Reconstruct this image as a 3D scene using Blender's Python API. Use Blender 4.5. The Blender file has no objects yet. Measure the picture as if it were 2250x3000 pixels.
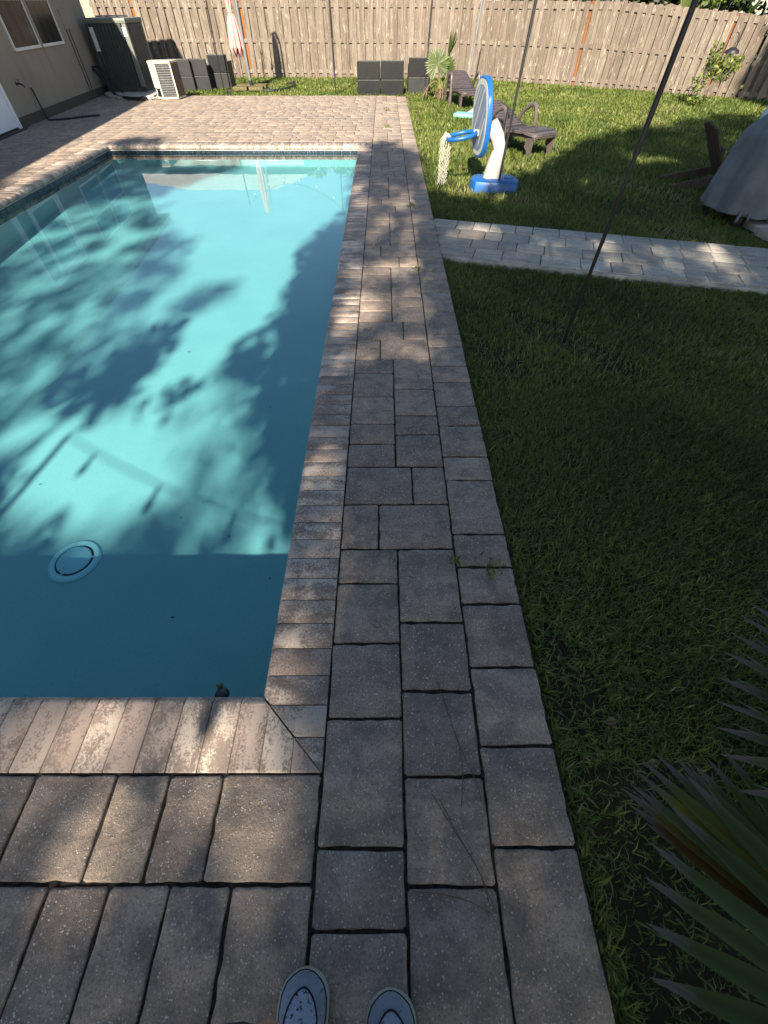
import bpy, bmesh, math, random
import numpy as np
from mathutils import Vector, Matrix

R = math.radians
scene = bpy.context.scene
col = scene.collection
rng = random.Random(7)

# ------------------------------------------------------------------ camera, sky, sun, exposure
cam_data = bpy.data.cameras.new('camera')
cam = bpy.data.objects.new('camera', cam_data)
col.objects.link(cam)
cam.location = (0, 0, 1.6)
cam.rotation_euler = (R(90 - 51.41), 0, 0)
cam_data.sensor_fit = 'VERTICAL'
cam_data.sensor_height = 36
cam_data.lens = 14.364
cam_data.clip_start = 0.02
cam_data.clip_end = 600
scene.camera = cam

SUN_AZ, SUN_EL = R(9.5), R(32)
SUN = Vector((-math.sin(SUN_AZ) * math.cos(SUN_EL), -math.cos(SUN_AZ) * math.cos(SUN_EL), math.sin(SUN_EL)))
world = bpy.data.worlds.new('World')
scene.world = world
world.use_nodes = True
wn = world.node_tree
sky = wn.nodes.new('ShaderNodeTexSky')
sky.sky_type = 'NISHITA'
sky.sun_disc = False
sky.sun_elevation = SUN_EL
sky.sun_rotation = R(180) + SUN_AZ
sky.air_density = 1.0
sky.dust_density = 0.6
wn.links.new(sky.outputs[0], wn.nodes['Background'].inputs[0])
wn.nodes['Background'].inputs[1].default_value = 0.067

sun_data = bpy.data.lights.new('sun', 'SUN')
sun_data.energy = 4.8
sun_data.angle = R(0.7)
sun_data.color = (1.0, 0.90, 0.76)
sun = bpy.data.objects.new('sun', sun_data)
col.objects.link(sun)
sun.rotation_euler = SUN.to_track_quat('Z', 'Y').to_euler()
sun.location = SUN * 30

scene.view_settings.view_transform = 'Standard'
scene.view_settings.look = 'None'
scene.view_settings.gamma = 1
scene.view_settings.use_curve_mapping = False
scene.view_settings.exposure = 1.72
scene.render.engine = 'CYCLES'
scene.cycles.use_denoising = True
scene.cycles.max_bounces = 8
scene.cycles.transparent_max_bounces = 12
scene.cycles.sample_clamp_indirect = 6


# ------------------------------------------------------------------ materials
class NB:
    """small node-tree writer"""
    def __init__(s, name):
        s.m = bpy.data.materials.new(name)
        s.m.use_nodes = True
        s.t = s.m.node_tree
        s.b = s.t.nodes['Principled BSDF']
        s.out = s.t.nodes['Material Output']

    def n(s, typ, **kw):
        nd = s.t.nodes.new(typ)
        for k, v in kw.items():
            setattr(nd, k, v)
        return nd

    def l(s, a, b):
        s.t.links.new(a, b)

    def set(s, sock, v):
        if hasattr(v, 'is_output') or isinstance(v, bpy.types.NodeSocket):
            s.l(v, sock)
        else:
            sock.default_value = v

    def coord(s, kind='Object', scale=(1, 1, 1), jitter=True):
        tc = s.n('ShaderNodeTexCoord')
        mp = s.n('ShaderNodeMapping')
        mp.inputs['Scale'].default_value = scale
        src = tc.outputs[kind]
        if jitter:
            oi = s.n('ShaderNodeObjectInfo')
            ml = s.n('ShaderNodeMath', operation='MULTIPLY')
            s.l(oi.outputs['Random'], ml.inputs[0])
            ml.inputs[1].default_value = 37.0
            ad = s.n('ShaderNodeVectorMath', operation='ADD')
            s.l(src, ad.inputs[0])
            s.l(ml.outputs[0], ad.inputs[1])
            src = ad.outputs[0]
        s.l(src, mp.inputs['Vector'])
        return mp.outputs[0]

    def noise(s, vec, scale, detail=4, rough=0.6, dist=0.0):
        nd = s.n('ShaderNodeTexNoise')
        nd.inputs['Scale'].default_value = scale
        nd.inputs['Detail'].default_value = detail
        nd.inputs['Roughness'].default_value = rough
        nd.inputs['Distortion'].default_value = dist
        s.l(vec, nd.inputs['Vector'])
        return nd.outputs['Fac']

    def voro(s, vec, scale, out='Distance'):
        nd = s.n('ShaderNodeTexVoronoi')
        nd.inputs['Scale'].default_value = scale
        s.l(vec, nd.inputs['Vector'])
        return nd.outputs[out]

    def ramp(s, fac, stops):
        nd = s.n('ShaderNodeValToRGB')
        e = nd.color_ramp.elements
        while len(e) < len(stops):
            e.new(0.5)
        for i, (p, c) in enumerate(stops):
            e[i].position = p
            if not hasattr(c, '__len__'):
                c = (c, c, c)
            e[i].color = (*c[:3], 1)
        s.l(fac, nd.inputs[0])
        return nd.outputs[0]

    def mix(s, fac, a, b, mode='MIX'):
        nd = s.n('ShaderNodeMix', data_type='RGBA', blend_type=mode)
        s.set(nd.inputs[0], fac)
        for sock, v in ((nd.inputs[6], a), (nd.inputs[7], b)):
            if isinstance(v, tuple):
                v = (*v[:3], 1)
            s.set(sock, v)
        return nd.outputs[2]

    def math(s, op, a, b=0.0):
        nd = s.n('ShaderNodeMath', operation=op)
        s.set(nd.inputs[0], a)
        s.set(nd.inputs[1], b)
        return nd.outputs[0]

    def rand(s):
        return s.n('ShaderNodeObjectInfo').outputs['Random']

    def attr(s, name):
        return s.n('ShaderNodeAttribute', attribute_name=name).outputs['Fac']

    def bump(s, h, strength=0.3, dist=0.01):
        nd = s.n('ShaderNodeBump')
        nd.inputs['Strength'].default_value = strength
        nd.inputs['Distance'].default_value = dist
        s.l(h, nd.inputs['Height'])
        s.l(nd.outputs[0], s.b.inputs['Normal'])

    def fin(s, color=None, rough=0.8, spec=0.3, metal=0.0):
        if color is not None:
            s.set(s.b.inputs['Base Color'], (*color, 1) if isinstance(color, tuple) else color)
        s.set(s.b.inputs['Roughness'], rough)
        s.b.inputs['Specular IOR Level'].default_value = spec
        s.b.inputs['Metallic'].default_value = metal
        return s.m


def simple(name, color, rough=0.6, spec=0.4, var=0.12, scale=6.0, bump=0.0, metal=0.0):
    b = NB(name)
    v = b.coord(jitter=True)
    f = b.noise(v, scale, 5)
    lo = tuple(c * (1 - var) for c in color)
    hi = tuple(min(1, c * (1 + var)) for c in color)
    c = b.ramp(f, [(0.3, lo), (0.7, hi)])
    if bump:
        b.bump(b.noise(v, scale * 12, 3), bump, 0.004)
    return b.fin(c, rough, spec, metal)


def paver_material(name, rnd_attr=False):
    b = NB(name)
    if rnd_attr:
        rnd = b.attr('rnd')
        vec = b.coord(jitter=False)
    else:
        rnd = b.rand()
        vec = b.coord()
    r2 = b.math('FRACT', b.math('MULTIPLY', rnd, 7.31))
    base = b.ramp(rnd, [(0.0, (0.42, 0.305, 0.215)), (0.25, (0.29, 0.225, 0.172)), (0.5, (0.48, 0.345, 0.24)), (0.75, (0.345, 0.275, 0.21)), (1.0, (0.545, 0.41, 0.285))])
    # cloudy, elongated colour bands of the blended concrete
    band_n = b.n('ShaderNodeMapping')
    band_n.inputs['Scale'].default_value = (1.6, 9.0, 1)
    b.l(vec, band_n.inputs['Vector'])
    bands = b.noise(band_n.outputs[0], 1.5, 5, 0.65, 0.6)
    base = b.mix(b.ramp(bands, [(0.35, 0.0), (0.68, 0.75)]), base, (0.19, 0.152, 0.122))
    bl = b.noise(vec, 6.0, 4, 0.6)
    base = b.mix(b.ramp(bl, [(0.48, 0.0), (0.75, 0.55)]), base, (0.44, 0.35, 0.28))
    # grime in the pores
    g = b.noise(vec, 130.0, 5, 0.75)
    base = b.mix(b.ramp(g, [(0.36, 0.6), (0.52, 0.0)]), base, (0.075, 0.064, 0.057))
    g2 = b.noise(vec, 11.0, 5, 0.7)
    base = b.mix(b.ramp(g2, [(0.44, 0.0), (0.64, 0.70)]), base, (0.125, 0.102, 0.084))
    # exposed pale aggregate
    vo = b.voro(vec, 115.0)
    keep = b.noise(vec, 60.0, 3, 0.7)
    sp = b.math('MULTIPLY', b.ramp(vo, [(0.22, 1.0), (0.36, 0.0)]), b.ramp(keep, [(0.50, 0.0), (0.58, 1.0)]))
    base = b.mix(b.math('MULTIPLY', sp, 0.8), base, (0.66, 0.60, 0.52))
    vo2 = b.voro(vec, 62.0)
    keep2 = b.noise(vec, 33.0, 2, 0.6)
    sp2 = b.math('MULTIPLY', b.ramp(vo2, [(0.16, 1.0), (0.24, 0.0)]), b.ramp(keep2, [(0.54, 0.0), (0.6, 1.0)]))
    base = b.mix(b.math('MULTIPLY', sp2, 0.75), base, (0.60, 0.55, 0.47))
    sp = b.math('MAXIMUM', sp, sp2)
    h = b.math('ADD', b.math('MULTIPLY', g, 0.7), b.math('MULTIPLY', sp, 0.35))
    b.bump(h, 0.8, 0.008)
    return b.fin(base, b.ramp(r2, [(0, 0.72), (1, 0.9)]), 0.35)


def coping_material():
    b = NB('coping_concrete')
    vec = b.coord()
    rnd = b.rand()
    base = b.ramp(rnd, [(0.0, (0.36, 0.275, 0.22)), (0.3, (0.52, 0.43, 0.345)), (0.55, (0.33, 0.25, 0.205)), (0.8, (0.44, 0.36, 0.29)), (1.0, (0.56, 0.48, 0.385))])
    rr = b.math('FRACT', b.math('MULTIPLY', rnd, 13.7))
    st = b.n('ShaderNodeMapping')
    st.inputs['Scale'].default_value = (3.0, 6.0, 3.0)
    b.l(vec, st.inputs['Vector'])
    n1 = b.noise(st.outputs[0], 2.2, 4, 0.6, 0.5)
    n2 = b.noise(vec, 110.0, 5, 0.8)
    both = b.math('ADD', b.math('ADD', n1, b.math('MULTIPLY', b.math('SUBTRACT', rr, 0.5), 0.16)), b.math('MULTIPLY', b.math('SUBTRACT', n2, 0.5), 1.25))
    base = b.mix(b.ramp(both, [(0.46, 0.0), (0.54, 0.75), (0.70, 0.93)]), base, (0.165, 0.125, 0.10))
    base = b.mix(b.ramp(b.noise(vec, 9.0, 4), [(0.55, 0.0), (0.7, 0.4)]), base, (0.34, 0.24, 0.165))
    b.bump(n2, 0.4, 0.004)
    return b.fin(base, 0.75, 0.35)


def wood_fence_material(name, a, c2, flake=0.5):
    b = NB(name)
    vec = b.coord()
    rnd = b.rand()
    mp = b.n('ShaderNodeMapping')
    mp.inputs['Scale'].default_value = (34, 34, 1.6)
    b.l(vec, mp.inputs['Vector'])
    grain = b.noise(mp.outputs[0], 1.0, 6, 0.7, 0.8)
    base = b.mix(rnd, a, c2)
    base = b.mix(b.ramp(grain, [(0.33, 0.9), (0.55, 0.0)]), base, tuple(x * 0.42 for x in a))
    base = b.mix(b.ramp(grain, [(0.55, 0.0), (0.75, 0.6)]), base, tuple(min(1, x * 1.5) for x in a))
    m2 = b.n('ShaderNodeMapping')
    m2.inputs['Scale'].default_value = (13, 13, 3.2)
    b.l(vec, m2.inputs['Vector'])
    fl = b.noise(m2.outputs[0], 1.6, 4, 0.7, 0.4)
    lich = b.noise(vec, 1.3, 2)
    flm = b.math('MULTIPLY', b.ramp(fl, [(0.58, 0.0), (0.64, 1.0)]), b.ramp(lich, [(0.35, 0.2), (0.65, 1.0)]))
    base = b.mix(b.math('MULTIPLY', flm, flake), base, (0.36, 0.34, 0.265))
    base = b.mix(b.ramp(b.noise(vec, 2.3, 3), [(0.55, 0.0), (0.8, 0.35)]), base, (0.085, 0.058, 0.045))
    b.bump(grain, 0.6, 0.006)
    return b.fin(base, 0.9, 0.15)


def leaf_material(name, stops, trans=0.35, rough=0.5):
    b = NB(name)
    b.t.nodes.remove(b.b)
    rnd = b.attr('rnd')
    c = b.ramp(rnd, stops)
    d = b.n('ShaderNodeBsdfDiffuse')
    t = b.n('ShaderNodeBsdfTranslucent')
    g = b.n('ShaderNodeBsdfGlossy')
    g.inputs['Roughness'].default_value = rough
    g.inputs['Color'].default_value = (1, 1, 1, 1)
    m1 = b.n('ShaderNodeMixShader')
    m2 = b.n('ShaderNodeMixShader')
    m1.inputs[0].default_value = trans
    m2.inputs[0].default_value = 0.015
    b.l(c, d.inputs[0])
    b.l(c, t.inputs[0])
    b.l(d.outputs[0], m1.inputs[1])
    b.l(t.outputs[0], m1.inputs[2])
    b.l(m1.outputs[0], m2.inputs[1])
    b.l(g.outputs[0], m2.inputs[2])
    b.l(m2.outputs[0], b.out.inputs[0])
    return b.m


def wicker_material(name, color, hi):
    b = NB(name)
    vec = b.coord(jitter=False)
    br = b.n('ShaderNodeTexBrick')
    br.inputs['Scale'].default_value = 1.0
    br.inputs['Brick Width'].default_value = 0.07
    br.inputs['Row Height'].default_value = 0.024
    br.inputs['Mortar Size'].default_value = 0.004
    br.inputs['Color1'].default_value = (1, 1, 1, 1)
    br.inputs['Color2'].default_value = (0.55, 0.55, 0.55, 1)
    br.inputs['Mortar'].default_value = (0, 0, 0, 1)
    sep = b.n('ShaderNodeSeparateXYZ')
    b.l(vec, sep.inputs[0])
    cb = b.n('ShaderNodeCombineXYZ')
    b.l(b.math('ADD', sep.outputs[0], sep.outputs[1]), cb.inputs[0])
    b.l(sep.outputs[2], cb.inputs[1])
    b.l(cb.outputs[0], br.inputs['Vector'])
    c = b.mix(br.outputs['Color'], (color[0] * 0.35, color[1] * 0.35, color[2] * 0.35), color)
    c = b.mix(b.ramp(b.noise(vec, 60, 2), [(0.62, 0.0), (0.72, 0.5)]), c, hi)
    b.bump(br.outputs['Fac'], -0.8, 0.006)
    return b.fin(c, 0.5, 0.25)


M = {}
M['paver'] = paver_material('paver_concrete')
M['paver_far'] = paver_material('paver_concrete_far', True)
M['coping'] = coping_material()
M['fence'] = wood_fence_material('weathered_fence_wood', (0.145, 0.115, 0.088), (0.205, 0.168, 0.133), 0.8)
M['fence_new'] = wood_fence_material('fresh_orange_fence_wood', (0.24, 0.10, 0.03), (0.17, 0.075, 0.03), 0.1)
M['fence_pale'] = wood_fence_material('bleached_fence_wood', (0.23, 0.215, 0.175), (0.19, 0.175, 0.145), 0.8)
M['fence_red'] = wood_fence_material('reddish_fence_wood', (0.15, 0.115, 0.09), (0.145, 0.12, 0.10), 0.6)
M['bed'] = simple('joint_sand', (0.040, 0.034, 0.026), 0.95, 0.1, 0.75, 60, 0.8)
M['path_paver'] = None
M['mortar'] = simple('pale_joint_mortar', (0.15, 0.115, 0.09), 0.95, 0.1, 0.4, 40, 0.3)


def path_material():
    b = NB('grey_path_paver')
    vec = b.coord()
    base = b.ramp(b.rand(), [(0.0, (0.33, 0.295, 0.23)), (0.3, (0.43, 0.395, 0.315)), (0.6, (0.245, 0.205, 0.17)), (0.8, (0.46, 0.43, 0.345)), (1.0, (0.31, 0.245, 0.20))])
    mp = b.n('ShaderNodeMapping')
    mp.inputs['Scale'].default_value = (2, 8, 1)
    b.l(vec, mp.inputs['Vector'])
    base = b.mix(b.ramp(b.noise(mp.outputs[0], 1.6, 5, 0.65, 0.5), [(0.45, 0.0), (0.7, 0.7)]), base, (0.17, 0.15, 0.14))
    g = b.noise(vec, 50, 4, 0.7)
    base = b.mix(b.ramp(g, [(0.35, 0.5), (0.5, 0.0)]), base, (0.08, 0.075, 0.065))
    b.bump(g, 0.4, 0.005)
    return b.fin(base, 0.8, 0.3)


M['path_paver'] = path_material()
M['concrete'] = simple('pale_concrete', (0.36, 0.345, 0.30), 0.9, 0.2, 0.3, 9, 0.3)


def soil_material():
    b = NB('lawn_soil')
    vec = b.coord(jitter=False)
    n1 = b.noise(vec, 1.4, 4)
    n2 = b.noise(vec, 45, 4, 0.7)
    c = b.ramp(n1, [(0.35, (0.028, 0.030, 0.014)), (0.6, (0.045, 0.038, 0.024)), (0.8, (0.075, 0.062, 0.045))])
    c = b.mix(b.ramp(n2, [(0.45, 0.0), (0.7, 0.6)]), c, (0.035, 0.045, 0.014))
    b.bump(n2, 0.6, 0.02)
    return b.fin(c, 0.95, 0.1)


M['soil'] = soil_material()


def plaster_material():
    b = NB('pool_plaster')
    vec = b.coord(jitter=False)
    n = b.noise(vec, 95, 4, 0.7)
    n1 = b.noise(vec, 1.1, 3)
    c = b.ramp(n1, [(0.3, (0.465, 0.495, 0.48)), (0.7, (0.535, 0.555, 0.53))])
    c = b.mix(b.ramp(n, [(0.30, 0.75), (0.42, 0.0)]), c, (0.25, 0.35, 0.36))
    b.bump(n, 0.2, 0.004)
    return b.fin(c, 0.8, 0.2)


M['plaster'] = plaster_material()


def water_material():
    b = NB('pool_water')
    b.t.nodes.remove(b.b)
    vec = b.coord(jitter=False)
    tr = b.n('ShaderNodeBsdfTransparent')
    tr.inputs['Color'].default_value = (0.445, 0.765, 0.80, 1)
    gl = b.n('ShaderNodeBsdfGlossy')
    gl.inputs['Roughness'].default_value = 0.0
    fr = b.n('ShaderNodeFresnel')
    # the same reflectance from either side of the surface
    geo = b.n('ShaderNodeNewGeometry')
    ior = b.n('ShaderNodeMix', data_type='FLOAT')
    b.l(geo.outputs['Backfacing'], ior.inputs[0])
    ior.inputs[2].default_value = 1.333
    ior.inputs[3].default_value = 1 / 1.333
    b.l(ior.outputs[0], fr.inputs['IOR'])
    bp = b.n('ShaderNodeBump')
    bp.inputs['Strength'].default_value = 0.05
    bp.inputs['Distance'].default_value = 0.01
    b.l(b.noise(vec, 2.2, 2, 0.4), bp.inputs['Height'])
    b.l(bp.outputs[0], gl.inputs['Normal'])
    mx = b.n('ShaderNodeMixShader')
    b.l(fr.outputs[0], mx.inputs[0])
    b.l(tr.outputs[0], mx.inputs[1])
    b.l(gl.outputs[0], mx.inputs[2])
    b.l(mx.outputs[0], b.out.inputs[0])
    return b.m


M['water'] = water_material()


def tile_material():
    b = NB('waterline_tile_glaze')
    vec = b.coord()
    n = b.noise(vec, 28, 4, 0.7)
    c = b.ramp(n, [(0.35, (0.008, 0.012, 0.018)), (0.55, (0.022, 0.034, 0.046)), (0.72, (0.13, 0.16, 0.18))])
    return b.fin(c, 0.18, 0.6)


M['tile'] = tile_material()


def stucco_material(name, color, stain):
    b = NB(name)
    vec = b.coord(jitter=False)
    n = b.noise(vec, 1.2, 5, 0.65)
    mp = b.n('ShaderNodeMapping')
    mp.inputs['Scale'].default_value = (4, 4, 0.5)
    b.l(vec, mp.inputs['Vector'])
    s_ = b.noise(mp.outputs[0], 1.2, 5, 0.7)
    c = b.mix(b.ramp(n, [(0.35, 0.0), (0.75, 0.6)]), color, tuple(x * 0.72 for x in color))
    c = b.mix(b.ramp(s_, [(0.58, 0.0), (0.75, stain)]), c, (0.07, 0.062, 0.05))
    b.bump(b.noise(vec, 120, 4, 0.7), 0.35, 0.006)
    return b.fin(c, 0.9, 0.15)


M['stucco'] = stucco_material('beige_stucco', (0.285, 0.24, 0.185), 0.35)
M['footing'] = stucco_material('stained_footing', (0.085, 0.072, 0.058), 0.8)
M['white_trim'] = simple('white_painted_trim', (0.62, 0.60, 0.55), 0.5, 0.4, 0.1, 8)
M['white_door'] = simple('white_door_paint', (0.66, 0.68, 0.70), 0.35, 0.5, 0.05, 4)


def glass_dark():
    b = NB('window_glass')
    vec = b.coord(jitter=False)
    mp = b.n('ShaderNodeMapping')
    mp.inputs['Scale'].default_value = (9, 9, 0.6)
    b.l(vec, mp.inputs['Vector'])
    c = b.ramp(b.noise(mp.outputs[0], 1.2, 3), [(0.3, (0.016, 0.015, 0.013)), (0.7, (0.05, 0.046, 0.038))])
    return b.fin(c, 0.15, 0.12)


M['glass'] = glass_dark()
M['shingle'] = simple('roof_shingle', (0.12, 0.105, 0.095), 0.9, 0.15, 0.35, 14, 0.4)
M['black_metal'] = simple('black_powder_coat', (0.012, 0.012, 0.014), 0.42, 0.5, 0.2, 10)
M['grey_metal'] = simple('grey_metal_pole', (0.13, 0.14, 0.155), 0.45, 0.5, 0.1, 8)
M['ac_dark'] = simple('dark_condenser_paint', (0.035, 0.042, 0.042), 0.5, 0.4, 0.2, 6)
M['ac_post'] = simple('olive_grey_post', (0.135, 0.145, 0.12), 0.5, 0.4, 0.12, 6)
M['ac_inner'] = simple('condenser_coil', (0.008, 0.009, 0.01), 0.7, 0.3, 0.3, 20)
M['sticker'] = simple('faded_sticker', (0.48, 0.50, 0.50), 0.6, 0.3, 0.35, 22)
M['cream'] = simple('cream_appliance_paint', (0.46, 0.41, 0.31), 0.55, 0.4, 0.1, 7)
M['coil_brown'] = simple('brown_coil_fins', (0.10, 0.07, 0.055), 0.7, 0.3, 0.4, 30)
M['hose'] = simple('black_rubber', (0.012, 0.013, 0.016), 0.55, 0.4, 0.2, 9)
M['pipe'] = simple('grey_pvc', (0.30, 0.30, 0.29), 0.5, 0.4, 0.15, 9)
M['pink'] = simple('faded_pink_canvas', (0.50, 0.25, 0.225), 0.9, 0.15, 0.1, 9, 0.2)
M['pink_in'] = simple('pink_canvas_lining', (0.36, 0.17, 0.145), 0.9, 0.15, 0.2, 9)
M['mossy'] = simple('mossy_weight_block', (0.11, 0.095, 0.045), 0.9, 0.2, 0.5, 24, 0.5)
M['wicker_black'] = wicker_material('black_wicker', (0.010, 0.0105, 0.0115), (0.07, 0.07, 0.062))
M['wicker_rim'] = simple('wicker_edge_highlight', (0.06, 0.06, 0.055), 0.6, 0.3, 0.8, 40)  # lighter colour paints the highlight along the chair rims
M['wicker_brown'] = wicker_material('brown_resin_weave', (0.088, 0.070, 0.066), (0.13, 0.105, 0.10))
M['resin_brown'] = simple('brown_resin', (0.085, 0.067, 0.063), 0.42, 0.5, 0.15, 9)
M['panel_dark'] = simple('dark_grey_panel', (0.014, 0.0145, 0.015), 0.55, 0.4, 0.3, 7)
M['hoop_blue'] = simple('blue_plastic', (0.008, 0.085, 0.27), 0.38, 0.5, 0.12, 5)
M['hoop_white'] = simple('white_plastic', (0.36, 0.345, 0.31), 0.42, 0.5, 0.08, 5)
M['board_face'] = simple('blue_grey_backboard_print', (0.115, 0.155, 0.215), 0.4, 0.5, 0.12, 5)
M['board_grey'] = simple('grey_backboard_print', (0.36, 0.37, 0.35), 0.45, 0.5, 0.08, 5)
M['net'] = simple('white_net_cord', (0.46, 0.44, 0.36), 0.8, 0.2, 0.2, 30)
M['aqua'] = simple('aqua_foam', (0.17, 0.48, 0.42), 0.6, 0.3, 0.08, 6)
M['mat_blue'] = simple('blue_float_vinyl', (0.05, 0.25, 0.58), 0.5, 0.4, 0.1, 6)
M['mat_white'] = simple('white_float_vinyl', (0.78, 0.80, 0.82), 0.5, 0.4, 0.05, 6)
M['cover'] = simple('blue_grey_cover_fabric', (0.135, 0.152, 0.160), 0.85, 0.2, 0.28, 3.2, 0.25)
M['cover_pale'] = simple('pale_blue_sheet', (0.48, 0.58, 0.62), 0.8, 0.2, 0.1, 5)
M['old_wood'] = wood_fence_material('old_brown_chair_wood', (0.115, 0.08, 0.066), (0.085, 0.06, 0.052), 0.05)
M['sole'] = simple('shoe_rubber', (0.27, 0.29, 0.25), 0.6, 0.3, 0.12, 14)
M['seam'] = simple('shoe_seam', (0.012, 0.013, 0.022), 0.8, 0.2)
M['canvas'] = simple('shoe_canvas', (0.17, 0.20, 0.24), 0.85, 0.15, 0.14, 25, 0.3)


def vamp_material():
    b = NB('speckled_shoe_canvas')
    vec = b.coord(jitter=True)
    n = b.noise(vec, 90, 3, 0.6)
    big = b.noise(vec, 22, 3)
    f = b.math('MULTIPLY', b.ramp(n, [(0.56, 0.0), (0.60, 1.0)]), b.ramp(big, [(0.35, 0.4), (0.55, 1.0)]))
    c = b.mix(f, (0.26, 0.30, 0.36), (0.014, 0.015, 0.02))
    b.bump(n, 0.2, 0.002)
    return b.fin(c, 0.85, 0.15)


M['vamp'] = vamp_material()


def toe_material():
    b = NB('scuffed_toe_canvas')
    vec = b.coord(jitter=True, scale=(1, 2.5, 1))
    n = b.noise(vec, 38, 5, 0.7, 0.6)
    c = b.ramp(b.noise(vec, 14, 4), [(0.3, (0.15, 0.175, 0.205)), (0.7, (0.225, 0.255, 0.295))])
    c = b.mix(b.ramp(n, [(0.60, 0.0), (0.66, 0.85)]), c, (0.025, 0.027, 0.035))
    b.bump(b.noise(vec, 300, 2), 0.25, 0.002)
    return b.fin(c, 0.85, 0.15)


M['canvas'] = toe_material()
M['skin'] = simple('tanned_skin', (0.30, 0.165, 0.10), 0.55, 0.35, 0.1, 12)
M['shorts'] = simple('dark_green_shorts', (0.03, 0.045, 0.035), 0.9, 0.1, 0.15, 30, 0.2)
M['tee'] = simple('grey_tee', (0.16, 0.16, 0.17), 0.9, 0.1, 0.1, 20, 0.2)
M['hair'] = simple('dark_hair', (0.02, 0.015, 0.012), 0.6, 0.3)
M['turtle_green'] = simple('olive_green_skin', (0.09, 0.12, 0.035), 0.45, 0.4, 0.3, 60)
M['turtle_shell'] = simple('dark_shell', (0.015, 0.02, 0.025), 0.4, 0.5, 0.3, 60)
M['drain_white'] = simple('white_drain_plastic', (0.74, 0.77, 0.78), 0.5, 0.4, 0.06, 6)
M['drain_dark'] = simple('drain_gap', (0.02, 0.03, 0.04), 0.8, 0.2)
M['bulb'] = simple('clear_bulb_glass', (0.55, 0.52, 0.45), 0.15, 0.6)
M['bark'] = simple('grey_bark', (0.13, 0.11, 0.09), 0.95, 0.1, 0.4, 18, 0.8)
M['stem'] = simple('palm_stem', (0.15, 0.15, 0.05), 0.6, 0.3, 0.25, 12)
M['dead'] = simple('dead_frond', (0.15, 0.105, 0.062), 0.9, 0.1, 0.35, 14)
M['needle'] = simple('brown_pine_needle', (0.10, 0.07, 0.045), 0.8, 0.2)
M['gutter'] = simple('white_fascia', (0.66, 0.66, 0.63), 0.5, 0.3, 0.1, 4)
M['grass'] = leaf_material('grass_blade', [(0.0, (0.050, 0.085, 0.018)), (0.45, (0.125, 0.165, 0.034)), (0.8, (0.22, 0.255, 0.06)), (0.93, (0.27, 0.28, 0.085)), (1.0, (0.30, 0.25, 0.13))], 0.38)
M['leaf_oak'] = leaf_material('oak_leaf', [(0.0, (0.018, 0.038, 0.010)), (1.0, (0.05, 0.085, 0.02))], 0.25)
M['leaf_bush'] = leaf_material('bush_leaf', [(0.0, (0.03, 0.055, 0.010)), (0.6, (0.11, 0.155, 0.026)), (1.0, (0.26, 0.29, 0.045))], 0.35)
M['leaf_dark'] = leaf_material('dark_leaf', [(0.0, (0.008, 0.016, 0.006)), (1.0, (0.03, 0.055, 0.014))], 0.3)
M['leaf_bright'] = leaf_material('bright_leaf', [(0.0, (0.04, 0.075, 0.015)), (1.0, (0.15, 0.20, 0.03))], 0.4)


def palm_material(name, tip_dry, k=1.0):
    b = NB(name)
    b.t.nodes.remove(b.b)
    t_ = b.attr('along')
    rnd = b.attr('rnd')
    c = b.ramp(rnd, [(0.0, (0.050 * k, 0.075 * k, 0.020 * k)), (0.7, (0.095 * k, 0.125 * k, 0.030 * k)), (0.86, (0.10, 0.115, 0.026)), (0.93, (0.19, 0.165, 0.022)), (1.0, (0.12, 0.065, 0.026))])
    c = b.mix(b.ramp(t_, [(tip_dry, 0.0), (min(0.999, tip_dry + 0.10), 1.0)]), c, (0.165, 0.14, 0.115))
    d = b.n('ShaderNodeBsdfDiffuse')
    tr = b.n('ShaderNodeBsdfTranslucent')
    g = b.n('ShaderNodeBsdfGlossy')
    g.inputs['Roughness'].default_value = 0.4
    m1 = b.n('ShaderNodeMixShader')
    m2 = b.n('ShaderNodeMixShader')
    m1.inputs[0].default_value = 0.3
    m2.inputs[0].default_value = 0.02
    b.l(c, d.inputs[0]); b.l(c, tr.inputs[0])
    b.l(d.outputs[0], m1.inputs[1]); b.l(tr.outputs[0], m1.inputs[2])
    b.l(m1.outputs[0], m2.inputs[1]); b.l(g.outputs[0], m2.inputs[2])
    b.l(m2.outputs[0], b.out.inputs[0])
    return b.m


M['palm'] = palm_material('palm_frond_leaf', 0.82)
M['palm_small'] = palm_material('young_palm_leaf', 0.95, 0.95)


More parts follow.
